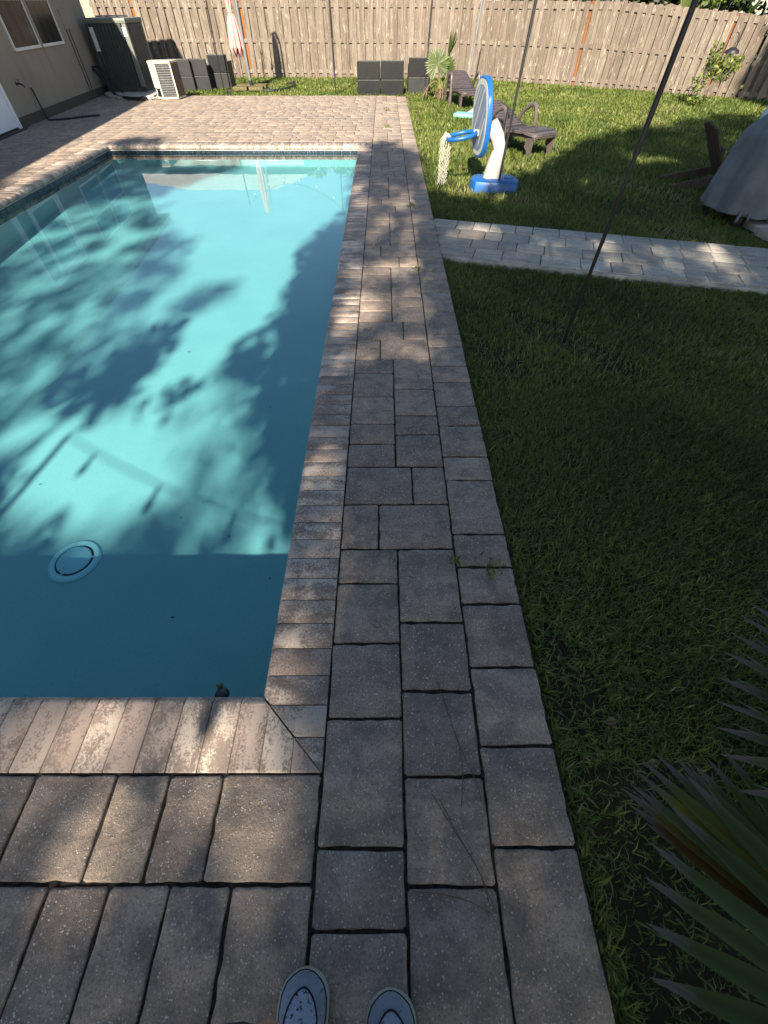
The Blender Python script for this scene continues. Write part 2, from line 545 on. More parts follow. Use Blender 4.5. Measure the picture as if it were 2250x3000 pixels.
# ------------------------------------------------------------------ mesh helpers
class MB:
    """collects shapes and links them as ONE mesh object"""
    def __init__(s):
        s.v, s.f, s.mi = [], [], []
        s.cur = 0

    def add(s, vs, fs):
        o = len(s.v)
        s.v += [tuple(p) for p in vs]
        s.f += [tuple(i + o for i in f) for f in fs]
        s.mi += [s.cur] * len(fs)
        return s

    def box(s, c, size, rz=0.0, bev=0.0, rot=None):
        hx, hy, hz = size[0] / 2, size[1] / 2, size[2] / 2
        m = rot if rot is not None else Matrix.Rotation(rz, 3, 'Z')
        c = Vector(c)
        if bev <= 0:
            vs = [c + m @ Vector((x, y, z)) for z in (-hz, hz) for x, y in ((-hx, -hy), (hx, -hy), (hx, hy), (-hx, hy))]
            fs = [(3, 2, 1, 0), (4, 5, 6, 7), (0, 1, 5, 4), (1, 2, 6, 5), (2, 3, 7, 6), (3, 0, 4, 7)]
            return s.add(vs, fs)
        bm = bmesh.new()
        bmesh.ops.create_cube(bm, size=1)
        for v in bm.verts:
            v.co = Vector((v.co.x * size[0], v.co.y * size[1], v.co.z * size[2]))
        bmesh.ops.bevel(bm, geom=bm.edges[:], offset=min(bev, min(size) * 0.45), segments=2, affect='EDGES', profile=0.6)
        bm.verts.index_update()
        vs = [c + m @ v.co for v in bm.verts]
        fs = [[v.index for v in f.verts] for f in bm.faces]
        bm.free()
        return s.add(vs, fs)

    def tube(s, pts, r, n=8, cap=True):
        pts = [Vector(p) for p in pts]
        rs = r if hasattr(r, '__len__') else [r] * len(pts)
        vs, fs = [], []
        prev = None
        for i, p in enumerate(pts):
            a = pts[max(i - 1, 0)]
            b = pts[min(i + 1, len(pts) - 1)]
            d = (b - a)
            d = d.normalized() if d.length > 1e-9 else Vector((0, 0, 1))
            if prev is None:
                u = d.cross(Vector((0, 0, 1)))
                if u.length < 1e-3:
                    u = d.cross(Vector((1, 0, 0)))
            else:
                u = prev - d * prev.dot(d)
            u.normalize()
            prev = u
            w = d.cross(u)
            for k in range(n):
                t = 2 * math.pi * k / n
                vs.append(p + (u * math.cos(t) + w * math.sin(t)) * rs[i])
        for i in range(len(pts) - 1):
            for k in range(n):
                k2 = (k + 1) % n
                fs.append((i * n + k, i * n + k2, (i + 1) * n + k2, (i + 1) * n + k))
        if cap:
            fs.append(tuple(range(n - 1, -1, -1)))
            e = (len(pts) - 1) * n
            fs.append(tuple(e + k for k in range(n)))
        return s.add(vs, fs)

    def prism(s, poly, z0, z1, m=None):
        n = len(poly)
        a = sum(poly[i][0] * poly[(i + 1) % n][1] - poly[(i + 1) % n][0] * poly[i][1] for i in range(n))
        if a < 0:
            poly = list(poly)[::-1]
        vs = [Vector((x, y, z0)) for x, y in poly] + [Vector((x, y, z1)) for x, y in poly]
        if m is not None:
            vs = [m @ v for v in vs]
        fs = [tuple(range(n - 1, -1, -1)), tuple(range(n, 2 * n))]
        for i in range(n):
            j = (i + 1) % n
            fs.append((i, j, n + j, n + i))
        return s.add(vs, fs)

    def rings(s, rings, closed=True, cap=True):
        n = len(rings[0])
        vs = [p for r in rings for p in r]
        fs = []
        for i in range(len(rings) - 1):
            for k in range(n if closed else n - 1):
                k2 = (k + 1) % n
                fs.append((i * n + k, i * n + k2, (i + 1) * n + k2, (i + 1) * n + k))
        if cap and closed:
            fs.append(tuple(range(n - 1, -1, -1)))
            e = (len(rings) - 1) * n
            fs.append(tuple(e + k for k in range(n)))
        return s.add(vs, fs)

    def lathe(s, prof, c=(0, 0, 0), n=16, axis='Z'):
        rg = []
        for r, z in prof:
            ring = []
            for k in range(n):
                t = 2 * math.pi * k / n
                p = Vector((r * math.cos(t), r * math.sin(t), z))
                if axis == 'Y':
                    p = Vector((p.x, p.z, -p.y))
                ring.append(Vector(c) + p)
            rg.append(ring)
        return s.rings(rg)

    def quad(s, a, b, c, d):
        return s.add([a, b, c, d], [(0, 1, 2, 3)])

    def mesh(s, name, mats, smooth=False):
        me = bpy.data.meshes.new(name)
        me.from_pydata([tuple(v) for v in s.v], [], s.f)
        if not isinstance(mats, (list, tuple)):
            mats = [mats]
        for m in mats:
            me.materials.append(m)
        if len(mats) > 1:
            me.polygons.foreach_set('material_index', s.mi)
        if smooth:
            me.polygons.foreach_set('use_smooth', [True] * len(me.polygons))
        me.update()
        return me

    def build(s, name, mats, parent=None, smooth=False, loc=None, rz=None):
        me = s.mesh(name, mats, smooth)
        o = link(name, me, parent)
        if loc is not None:
            o.location = loc
        if rz is not None:
            o.rotation_euler.z = rz
        return o


def link(name, data, parent=None):
    o = bpy.data.objects.new(name, data)
    col.objects.link(o)
    if parent is not None:
        o.parent = parent
    return o


def empty(name, loc=(0, 0, 0), rz=0.0):
    o = link(name, None)
    o.empty_display_size = 0.1
    o.location = loc
    o.rotation_euler.z = rz
    return o


def tag(o, label=None, cat=None, group=None, kind=None):
    if label: o['label'] = label
    if cat: o['category'] = cat
    if group: o['group'] = group
    if kind: o['kind'] = kind
    return o


def thing(name, label, cat, loc=(0, 0, 0), rz=0.0, group=None):
    return tag(empty(name, loc, rz), label, cat, group)


def soft(o, angle=40):
    me = o.data
    me.polygons.foreach_set('use_smooth', [True] * len(me.polygons))
    try:
        me.set_sharp_from_angle(angle=R(angle))
    except Exception:
        pass
    return o


def blade_mesh(name, verts, faces, mat, attrs):
    """numpy arrays to a mesh with per-vertex float attributes (faces are triangles)"""
    me = bpy.data.meshes.new(name)
    nv, nf = len(verts), len(faces)
    me.vertices.add(nv)
    me.vertices.foreach_set('co', np.asarray(verts, np.float32).ravel())
    me.loops.add(nf * 3)
    me.loops.foreach_set('vertex_index', np.asarray(faces, np.int32).ravel())
    me.polygons.add(nf)
    me.polygons.foreach_set('loop_start', np.arange(0, nf * 3, 3, dtype=np.int32))
    for k, a in attrs.items():
        at = me.attributes.new(k, 'FLOAT', 'POINT')
        at.data.foreach_set('value', np.asarray(a, np.float32))
    me.materials.append(mat)
    me.update(calc_edges=True)
    return me


def leaf_cloud(centers, size, mat, name, seed=1, aspect=0.5, up=0.3):
    """one folded pointed leaf (2 triangles) at every centre"""
    g = np.random.default_rng(seed)
    n = len(centers)
    c = np.asarray(centers, np.float64)
    d = g.normal(size=(n, 3)); d /= np.linalg.norm(d, axis=1)[:, None]
    e = g.normal(size=(n, 3)); e[:, 2] += up
    e -= d * (e * d).sum(1)[:, None]; e /= np.linalg.norm(e, axis=1)[:, None]
    L = size * g.uniform(0.7, 1.3, n)[:, None]
    W = L * aspect
    v = np.stack([c - d * L * 0.5, c + e * W * 0.5, c + d * L * 0.5, c - e * W * 0.5], 1).reshape(-1, 3)
    i = np.arange(n)[:, None] * 4
    f = np.concatenate([i + np.array([[0, 1, 2]]), i + np.array([[0, 2, 3]])], 1).reshape(-1, 3)
    rnd = np.repeat(g.uniform(0, 1, n), 4)
    return blade_mesh(name, v, f, mat, {'rnd': rnd})

# ------------------------------------------------------------------ ground, pool, paving
PX0, PX1, PY0, PY1 = -4.87, -0.451, 0.413, 9.54        # pool opening
LAWN_Z = -0.07

mb = MB()
for (x0, y0, x1, y1) in ((-60, -40, -8.2, 70), (0.60, -40, 60, 70), (-8.2, 15.62, 0.60, 70), (-8.2, -40, 0.60, -1.195)):
    mb.quad((x0, y0, LAWN_Z), (x1, y0, LAWN_Z), (x1, y1, LAWN_Z), (x0, y1, LAWN_Z))
tag(mb.build('lawn', M['soil']), kind='structure', label='grassy back yard ground around the pool deck')

# pool basin: floor falls away from the near end, four walls, tiled waterline
WATER_Z = -0.10


def floor_z(y):
    return WATER_Z - float(np.interp(y, [1.5, 4, 7, 9.6], [0.58, 0.42, 0.28, 0.19]))


mb = MB()
ys = [PY0 - 0.02, 1.5, 3, 4.5, 6, 7.5, PY1 + 0.02]
xl, xr = PX0 - 0.02, PX1 + 0.02
for a, b in zip(ys[:-1], ys[1:]):
    za, zb = floor_z(a), floor_z(b)
    mb.quad((xl, a, za), (xr, a, za), (xr, b, zb), (xl, b, zb))
    mb.quad((xl, a, za), (xl, b, zb), (xl, b, -0.062), (xl, a, -0.062))
    mb.quad((xr, b, zb), (xr, a, za), (xr, a, -0.062), (xr, b, -0.062))
mb.quad((xl, PY1 + 0.02, floor_z(PY1)), (xr, PY1 + 0.02, floor_z(PY1)), (xr, PY1 + 0.02, -0.062), (xl, PY1 + 0.02, -0.062))
mb.quad((xr, PY0 - 0.02, floor_z(0)), (xl, PY0 - 0.02, floor_z(0)), (xl, PY0 - 0.02, -0.062), (xr, PY0 - 0.02, -0.062))
basin = tag(mb.build('pool_basin', M['plaster']), kind='structure', label='rectangular pool basin of pale plaster')
tile_me = {}


def tile_mesh(w, face):
    k = (round(w, 4), face)
    if k not in tile_me:
        t = MB()
        if face == 'y':
            t.box((0, 0, 0), (w - 0.006, 0.016, 0.118), bev=0.003)
        else:
            t.box((0, 0, 0), (0.016, w - 0.006, 0.118), bev=0.003)
        tile_me[k] = t.mesh('waterline_tile', M['tile'])
    return tile_me[k]


n = 29
w = (PX1 - PX0) / n
for i in range(n):
    o = link('waterline_tile', tile_mesh(w, 'y'), basin)
    o.location = (PX0 + (i + 0.5) * w, PY1 + 0.010, -0.128)
n = 60
w = (PY1 - PY0) / n
for i in range(n):
    o = link('waterline_tile', tile_mesh(w, 'x'), basin)
    o.location = (PX0 - 0.010, PY0 + (i + 0.5) * w, -0.128)

mb = MB()
mb.quad((PX0 - 0.018, PY0 - 0.018, WATER_Z), (PX1 + 0.018, PY0 - 0.018, WATER_Z), (PX1 + 0.018, PY1 + 0.018, WATER_Z), (PX0 - 0.018, PY1 + 0.018, WATER_Z))
tag(mb.build('water', M['water']), kind='structure', label='still turquoise pool water')

# main drain cover on the floor
dz = floor_z(1.4)
t = thing('drain_cover', 'round white drain cover with a dark gap ring on the pool floor', 'drain cover', (-2.01, 1.41, dz))
MB().lathe([(0.0, 0.004), (0.134, 0.004), (0.139, 0.0), (0.0, 0.0)], n=40).build('gap_plate', M['drain_dark'], t)
rg = MB()
prof = [(0.117, 0.006), (0.117, 0.012), (0.148, 0.014), (0.160, 0.004), (0.117, 0.006)]
rg.rings([[Vector((r * math.cos(a), r * math.sin(a), z)) for a in [2 * math.pi * k / 48 for k in range(48)]] for r, z in prof], cap=False)
soft(rg.build('outer_ring', M['drain_white'], t))
soft(MB().lathe([(0.0, 0.008), (0.101, 0.008), (0.104, 0.016), (0.097, 0.022), (0.0, 0.024)], n=40).build('lid', M['drain_white'], t))
for a in (0.25, 2.4, 4.4):
    MB().box((0.109 * math.cos(a), 0.109 * math.sin(a), 0.01), (0.02, 0.012, 0.008), rz=a).build('screw_tab', M['drain_white'], t)
MB().lathe([(0.0, 0.0235), (0.004, 0.0255), (0.0, 0.0256)], c=(-0.03, -0.066, 0.0), n=10).build('screw', M['drain_dark'], t)

# beds under the paving
mb = MB()
for (x0, y0, x1, y1) in ((-8.2, -1.19, PX0 - 0.02, PY1 + 0.02), (PX0 - 0.02, -1.19, PX1 + 0.02, PY0 - 0.02), (PX1 + 0.02, -1.19, 0.588, PY1 + 0.02), (-8.2, PY1 + 0.02, 0.588, 15.6)):
    z0 = -0.16
    mb.box(((x0 + x1) / 2, (y0 + y1) / 2, (z0 - 0.014) / 2), (x1 - x0 - 0.001, y1 - y0 - 0.001, -0.014 - z0))
mb.v = [(x, y, z if z < -0.1 else -0.009) for x, y, z in mb.v]
tag(mb.build('paving_bed', M['bed']), kind='structure', label='dark sand bed under the pavers')

paver_cache = {}


def paver_geo(w, l, h, jit=0, rough=False):
    """tumbled paver: octagonal plan, rounded arris"""
    g_ = 0.0032
    hx, hy = w / 2 - g_, l / 2 - g_
    r_ = random.Random(int(w * 1e4) * 31 + int(l * 1e4) + jit * 977)
    rings = []
    for z, ins, ch in ((-h, 0.0, 0.007), (-0.008, 0.0, 0.007), (-0.0022, 0.002, 0.0085), (0.0, 0.0065, 0.0115)):
        x, y = hx - ins, hy - ins
        rings.append([(x - ch, -y), (x, -y + ch), (x, y - ch), (x - ch, y), (-x + ch, y), (-x, y - ch), (-x, -y + ch), (-x + ch, -y)])
        rings[-1] = [(a, b, z) for a, b in rings[-1]]
    wob = [(r_.uniform(-.0022, .0022), r_.uniform(-.0022, .0022)) for _ in range(8)]
    rings = [[(a + wob[k][0], b + wob[k][1], z) for k, (a, b, z) in enumerate(ring)] for ring in rings]
    if rough:
        out = []
        for ri, ring in enumerate(rings):
            new = []
            for k in range(8):
                a, b_ = Vector(ring[k]), Vector(ring[(k + 1) % 8])
                new.append(tuple(a))
                if (b_ - a).length > 0.05:
                    nn_ = 7
                    for q in range(1, nn_):
                        p_ = a.lerp(b_, q / nn_)
                        jr = random.Random(k * 131 + q * 17 + jit * 7 + int(w * 1000))
                        e_ = jr.uniform(-.0022, .0010) - (0.0035 if jr.random() < .10 else 0)
                        inw = Vector((-p_.x, 0, 0)).normalized() if abs(p_.x) / hx > abs(p_.y) / hy else Vector((0, -p_.y, 0)).normalized()
                        p_ -= inw * e_ * (1.0 if ri > 0 else 0.6)
                        if ri == 3: p_.z += jr.uniform(-.0006, .0006)
                        new.append(tuple(p_))
            out.append(new)
        rings = out
    m = MB()
    m.rings(rings)
    m.f = [f for f in m.f if not (len(f) == len(rings[0]) and f[0] == len(rings[0]) - 1)]
    return m


def paver_obj(parent, x0, y0, x1, y1, h=0.055, mat='paver', rz=0.0, name='paver', z=0.0):
    w, l = x1 - x0, y1 - y0
    jit = rng.randrange(3)
    rough = y1 < 2.2 and name == 'paver'
    k = (round(w, 3), round(l, 3), jit, mat, h, rough)
    if k not in paver_cache:
        me = paver_geo(k[0], k[1], h, jit, rough).mesh(name, M[mat], smooth=True)
        try:
            me.set_sharp_from_angle(angle=R(50))
        except Exception:
            pass
        paver_cache[k] = me
    o = link(name, paver_cache[k], parent)
    o.location = ((x0 + x1) / 2, (y0 + y1) / 2, z + rng.uniform(-0.0022, 0.0012))
    o.rotation_euler = (rng.uniform(-.004, .004), rng.uniform(-.004, .004), rz + rng.uniform(-.003, .003) + (math.pi if rng.random() < .5 else 0))
    return o


U = 0.0893
deck = tag(empty('pool_deck'), kind='structure', label='tumbled paver strip along the pool edge')
XA, XB, XC, XD = -0.204, 0.065, 0.329, 0.585
pv = []
# measured joints of the walkway, near to far
A = [-0.51, -0.203, -0.025, 0.334, 0.607, 0.875, 1.056]
for a, b in zip(A[:-1], A[1:]): pv.append((XA, a, XB, b))
B = [-0.47, -0.111, 0.158, 0.426, 0.695, 1.053]
B[-1] = 1.056
for a, b in zip(B[:-1], B[1:]): pv.append((XB, a, XC, b))
pv += [(XA, 1.056, -0.025, 1.329), (-0.025, 1.056, XC, 1.329), (XA, 1.329, 0.151, 1.597), (0.151, 1.329, XC, 1.597)]
A = [1.597, 1.782, 1.959, 2.233, 2.498, 2.674]
for a, b in zip(A[:-1], A[1:]): pv.append((XA, a, XB, b))
B = [1.597, 1.865, 2.042, 2.314, 2.674]
for a, b in zip(B[:-1], B[1:]): pv.append((XB, a, XC, b))
pv += [(XA, 2.674, -0.028, 2.949), (-0.028, 2.674, XC, 2.949), (XA, 2.949, 0.151, 3.228), (0.151, 2.949, XC, 3.228)]
A = [3.228, 3.400, 3.583, 3.854, 4.121, 4.300]
for a, b in zip(A[:-1], A[1:]): pv.append((XA, a, XB, b))
B = [3.228, 3.482, 3.667, 3.930, 4.300]
for a, b in zip(B[:-1], B[1:]): pv.append((XB, a, XC, b))
pv += [(XA, 4.300, 0.148, 4.564), (0.148, 4.300, XC, 4.564), (XA, 4.564, -0.033, 4.837), (-0.033, 4.564, XC, 4.837)]
A = [4.837, 5.209, 5.48, 5.660, 5.921]
for a, b in zip(A[:-1], A[1:]): pv.append((XA, a, XB, b))
B = [4.837, 5.105, 5.282, 5.558, 5.915]
B[-1] = 5.921
for a, b in zip(B[:-1], B[1:]): pv.append((XB, a, XC, b))
pv += [(XA, 5.921, 0.142, 6.186), (0.142, 5.921, XC, 6.186), (XA, 6.186, -0.032, 6.457), (-0.032, 6.186, XC, 6.457)]
y = 6.457
while y < 15.0:
    for (xa, xb) in ((XA, XB), (XB, XC)):
        left, yy = 12, y
        while left > 0:
            s_ = rng.choice([2, 3, 4, 3])
            if left - s_ in (1,) or s_ > left:
                s_ = left if left <= 4 else 2
            pv.append((xa, yy, xb, yy + s_ * U))
            yy += s_ * U
            left -= s_
    y += 12 * U
    for sp in (0.148, -0.032):
        pv += [(XA, y, sp, y + 3 * U), (sp, y, XC, y + 3 * U)]
        y += 3 * U
pv = [q for q in pv if q[3] < 15.65]
Cj = [-0.45, -0.021, 0.247, 0.513, 0.778, 0.960, 1.142, 1.497, 1.678, 1.946, 2.131, 2.398, 2.583, 2.846, 3.025, 3.385, 3.742, 4.009, 4.188, 4.459, 4.740, 4.910, 5.175, 5.355, 5.634, 5.815, 5.991, 6.348, 6.606]
while Cj[-1] < 15.3:
    Cj.append(Cj[-1] + rng.choice([2, 3, 4, 3, 2]) * U)
for a, b in zip(Cj[:-1], Cj[1:]): pv.append((XC, a, XD, b))
for q in pv:
    paver_obj(deck, *q)
# deck beside the near end of the pool
near = tag(empty('near_deck'), kind='structure', label='tumbled paver deck at the near end of the pool')
row1 = [-2.95, -2.68, -2.41, -2.14, -1.96, -1.69, -1.42, -1.149, -0.882, -0.705, -0.530, -0.207]
for a, b in zip(row1[:-1], row1[1:]): paver_obj(near, a, -0.1055, b, 0.1655)
row2 = [-2.95, -2.60, -2.33, -2.06, -1.70, -1.43, -1.16, -0.971, -0.795, -0.620, -0.441, -0.207]
for a, b in zip(row2[:-1], row2[1:]): paver_obj(near, a, -0.375, b, -0.107)
for r0 in (-0.645, -0.915):
    x = -0.207
    while x > -2.7:
        s_ = rng.choice([2, 3, 4]) * U
        paver_obj(near, x - s_, r0, x, r0 + 0.268)
        x -= s_
for (xa, xb) in ((XA, XB), (XB, XC), (XC, XD)):
    y = {XA: -0.51, XB: -0.47, XC: -0.45}[xa]
    for _ in range(2):
        paver_obj(near, xa, y - 3 * U, xb, y)
        y -= 3 * U

# patio beyond and to the left of the pool
patio_pieces = []


def courses(x0, x1, y0, y1):
    y = y0
    while y < y1 - 0.05:
        hgt = rng.choice([3, 3, 2]) * U
        if y + hgt > y1: hgt = y1 - y
        x = x1
        while x > x0 + 0.02:
            s_ = rng.choice([2, 3, 4, 4, 3]) * U
            if x - s_ < x0 + 0.1: s_ = x - x0
            patio_pieces.append((x - s_, y, x, y + hgt))
            x -= s_
        y += hgt


courses(-7.9, -0.207, PY1 + 0.33, 15.58)
courses(-7.6, PX0 - 0.303, 4.2, PY1 + 0.33)
patio = tag(empty('patio'), kind='structure', label='tan paver patio beyond the far end of the pool')


def px_size(q):
    X, Y = (q[0] + q[2]) / 2, (q[1] + q[3]) / 2
    d = Y * 0.6237 + 1.6 * 0.7817
    return (q[2] - q[0]) * (q[3] - q[1]) / d ** 3 * (1.0 if abs(X) < Y * 0.6 + 1.0 else 0.01)


patio_pieces.sort(key=px_size, reverse=True)
for q in patio_pieces[:295]:
    paver_obj(patio, *q)
m = MB()
rv = []
for q in patio_pieces[295:]:
    g_ = paver_geo(q[2] - q[0], q[3] - q[1], 0.05, rng.randrange(3))
    c_ = Vector(((q[0] + q[2]) / 2, (q[1] + q[3]) / 2, rng.uniform(-.002, .001)))
    m.add([c_ + Vector(v) for v in g_.v], g_.f)
    rv += [rng.random()] * len(g_.v)
me = m.mesh('far_pavers', M['paver_far'], smooth=True)
try:
    me.set_sharp_from_angle(angle=R(50))
except Exception:
    pass
at = me.attributes.new('rnd', 'FLOAT', 'POINT')
at.data.foreach_set('value', rv)
tag(link('far_pavers', me, patio), kind='stuff')

# bullnose coping around the pool, one object for every stone
coping = tag(empty('pool_coping'), kind='structure', label='mottled bullnose coping stones round the pool')
cop_cache = {}


def cop_profile(wd):
    pr = [(wd, -0.058), (wd, -0.004), (wd - 0.004, 0.0)]
    for k in range(0, 6):
        a = math.pi / 2 + k * math.pi / 6
        pr.append((0.031 + 0.031 * math.cos(a), -0.031 + 0.031 * math.sin(a)))
    pr.append((0.031, -0.062))
    return pr


def cop_mesh(wd, l, lo=None, hi=None, var=0):
    """profile u runs from the water edge (0) outwards (wd); v along the edge; lo/hi: mitre limits as functions of u"""
    key = (round(wd, 3), round(l, 4), var) if lo is None and hi is None else None
    if key and key in cop_cache:
        return cop_cache[key]
    m = MB()
    g_ = 0.0015
    pr = cop_profile(wd)
    if lo is not None or hi is not None:
        top = [(wd - 0.004 - (wd - 0.035) * k / 30, 0.0) for k in range(1, 31)]
        bot = [(0.031 + (wd - 0.031) * k / 30, -0.062 + 0.004 * k / 30) for k in range(1, 30)]
        pr = pr[:3] + top + pr[3:] + bot
    c0 = [(u, -l / 2 + g_, z) for u, z in pr]
    c1 = [(u, l / 2 - g_, z) for u, z in pr]
    e0 = [(u, -l / 2 + g_ + 0.004, z + (0.0 if z < -0.03 else 0.0)) for u, z in pr]
    if lo is not None or hi is not None:
        def lim(p):
            u, v, z = p
            if lo is not None: v = max(v, lo(u))
            if hi is not None: v = min(v, hi(u))
            return (u, v, z)
        c0 = [lim(p) for p in c0]
        c1 = [lim(p) for p in c1]
    n_ = len(pr)
    dr = lambda c, s: [(p[0], p[1], p[2] - 0.0028) for p in c]
    ins = 0.003
    mid0 = [(p[0], min(p[1] + ins, q[1]), p[2]) for p, q in zip(c0, c1)]
    mid1 = [(p[0], max(p[1] - ins, q[1]), p[2]) for p, q in zip(c1, mid0)]
    m.rings([dr(c0, 0), mid0, mid1, dr(c1, 0)])
    me = m.mesh('coping_stone', M['coping'])
    soft_me(me)
    if key:
        cop_cache[key] = me
    return me


def soft_me(me, ang=45):
    me.polygons.foreach_set('use_smooth', [True] * len(me.polygons))
    try:
        me.set_sharp_from_angle(angle=R(ang))
    except Exception:
        pass


m = MB()
zm = -0.0042
for (x0, y0, x1, y1) in ((PX1 + 0.03, PY0 - 0.238, PX1 + 0.239, PY1), (-2.95, PY0 - 0.238, PX1 + 0.03, PY0 - 0.03), (PX0 - 0.295, PY1 + 0.03, PX1 + 0.239, PY1 + 0.295), (PX0 - 0.295, 3.5, PX0 - 0.03, PY1 + 0.03)):
    m.quad((x0, y0, zm), (x1, y0, zm), (x1, y1, zm), (x0, y1, zm))
m.build('mortar', M['mortar'], coping)
P_ = 0.1045
WC = 0.2435


def place_cop(me, loc, rz):
    o = link('coping_stone', me, coping)
    o.location = (loc[0], loc[1], loc[2] + rng.uniform(-.0008, .0008))
    o.rotation_euler.z = rz
    return o


# right edge: u outward = +X, v = +Y
y = PY0 - WC
while y < PY1 - 0.01:
    l = min(P_, PY1 - y)
    yc = y + l / 2
    if y < PY0:
        me = cop_mesh(WC, l, lo=lambda u, yc=yc: (PY0 - u) - yc + 0.002)
    else:
        me = cop_mesh(WC, l)
    place_cop(me, (PX1, yc, 0), 0)
    y += P_
# near edge: u outward = -Y, v = +X  (rotate -90)
x = PX1 + WC
first = True
while x > -2.9:
    xc = x - P_ / 2
    if x > PX1:
        me = cop_mesh(WC, P_, hi=lambda u, xc=xc: (PX1 + u) - xc - 0.002)
    else:
        me = cop_mesh(WC, P_)
    place_cop(me, (xc, PY0, 0), -math.pi / 2)
    x -= P_
# far edge: u outward = +Y, v = -X (rotate +90)
WF = 0.30
x = PX1 + WC
while x > PX0 - WF:
    xc = x - P_ / 2
    if x - P_ < PX0:
        me = cop_mesh(WF, P_, hi=lambda u, xc=xc: -(PX0 - u - xc) - 0.002)
    else:
        me = cop_mesh(WF, P_)
    place_cop(me, (xc, PY1, 0), math.pi / 2)
    x -= P_
# left edge: u outward = -X, v = -Y (rotate 180)
y = PY1 + WF
while y > 3.5:
    yc = y - P_ / 2
    if y > PY1:
        me = cop_mesh(WF, P_, lo=lambda u, yc=yc: -(PY1 + u - yc) + 0.002)
    else:
        me = cop_mesh(WF, P_)
    place_cop(me, (PX0, yc, 0), math.pi)
    y -= P_

# ------------------------------------------------------------------ grey paver path across the lawn
path = tag(empty('garden_path', (0.60, 4.63, -0.008), math.atan2(-0.255, 0.967)), kind='structure', label='grey paver path crossing the lawn from the pool deck')
yy = -0.002
for row in range(4):
    x = -0.0693 * (row + 1) - rng.uniform(0, 0.02)
    while x < 5.4:
        s_ = rng.choice([2, 3, 4, 3]) * U * 1.06
        bend = -0.012 * max(0, x - 1.2) ** 1.5 * (row / 3.0) * 0.55 + 0.004 * (x - 2) ** 2 - 0.016
        o = paver_obj(path, x, yy, x + s_, yy + 0.262, 0.06, 'path_paver', name='path_paver')
        o.location.y += bend
        o.rotation_euler.z += 0.008 * (x - 2) - 0.004 * row * max(0, x - 1.2) ** 0.5
        x += s_
    yy += 0.265
m = MB()
pts = [(-0.02, -0.03), (0.6, -0.045), (1.2, -0.05), (2.0, -0.055), (3.0, -0.05), (4.0, -0.035), (5.4, 0.0)]
for (a, b), (c, d) in zip(pts[:-1], pts[1:]):
    m.add([(a, b, -0.075), (c, d, -0.075), (c, d + 0.06, -0.075), (a, b + 0.06, -0.075), (a, b + 0.004, -0.012), (c, d + 0.004, -0.012), (c, d + 0.06, -0.012), (a, b + 0.06, -0.012)],
          [(0, 1, 5, 4), (4, 5, 6, 7), (3, 7, 6, 2), (0, 4, 7, 3), (1, 2, 6, 5)])
m.build('path_edging', M['concrete'], path)
m = MB()
for k in range(18):
    x = k * 0.3
    m.quad((x, -0.02, -0.016), (x + 0.3, -0.02, -0.016), (x + 0.3, 1.06 - 0.04 * max(0, x - 1.2), -0.016), (x, 1.06 - 0.04 * max(0, x - 1.2), -0.016))
m.build('path_bed', M['bed'], path)

side = tag(empty('side_path', (4.22, 5.10, 0), 0.12), kind='structure', label='small patch of pavers beside the covered grill')
yy = 0
for row in range(2):
    x = 0.0 + row * 0.05
    while x < 1.6:
        s_ = rng.choice([3, 4]) * U
        paver_obj(side, x, yy, x + s_, yy + 3 * U, 0.06, 'path_paver', name='path_paver')
        x += s_
    yy += 3 * U + .002

# ------------------------------------------------------------------ house on the left
house = thing('house', 'beige stucco house with white framed windows and a shaded wall by the patio', 'house', (-7.2, 11.0, 0), math.atan(0.083))
WY1 = 5.46
m = MB()
m.box((-2.5, (WY1 - 12) / 2, 1.60), (5.0, WY1 + 12, 2.9))
m.build('wall', M['stucco'], house)
m = MB()
m.box((-2.5, (WY1 - 12) / 2, 0.055), (5.03, WY1 + 12 + .03, 0.19))
m.build('footing', M['footing'], house)
m = MB()
m.add([(0.25, -12.4, 2.98), (0.25, 5.86, 2.98), (-2.5, 3.4, 4.5), (-2.5, -12.4, 4.5), (-5.4, -12.4, 2.98), (-5.4, 5.86, 2.98)],
      [(0, 1, 2, 3), (1, 5, 2), (5, 4, 3, 2)])
m.add([(x, y, z - 0.02) for x, y, z in m.v], [(3, 2, 1, 0), (2, 5, 1), (2, 3, 4, 5)])
roof = m.build('roof', M['shingle'], house)
m = MB()
m.box((0.255, -3.3, 2.90), (0.03, 18.3, 0.17))
m.box((-2.55, 5.855, 2.90), (5.58, 0.03, 0.17))
m.box((0.12, -3.3, 2.83), (0.235, 18.25, 0.012))
m.box((-2.6, 5.65, 2.83), (5.2, 0.37, 0.0125))
m.build('fascia', M['gutter'], roof)


def window(y0, y1, z0, z1):
    f_ = 0.042
    m = MB()
    for (a, b, c, d) in ((y0, y0 + f_, z0, z1), (y1 - f_, y1, z0, z1), (y0 + f_, y1 - f_, z0, z0 + f_), (y0 + f_, y1 - f_, z1 - f_, z1)):
        m.box((0.006, (a + b) / 2, (c + d) / 2), (0.05, b - a, d - c))
    w_ = m.build('window', M['white_trim'], house)
    m = MB()
    m.box((0.004, (y0 + y1) / 2, (z0 + z1) / 2), (0.02, y1 - y0 - 2 * f_, z1 - z0 - 2 * f_))
    m.build('pane', M['glass'], w_)
    m = MB()
    m.box((0.016, (y0 + y1) / 2, (z0 + z1) / 2 + 0.06), (0.03, y1 - y0 - 2 * f_, 0.035))
    m.build('meeting_rail', M['white_trim'], w_)


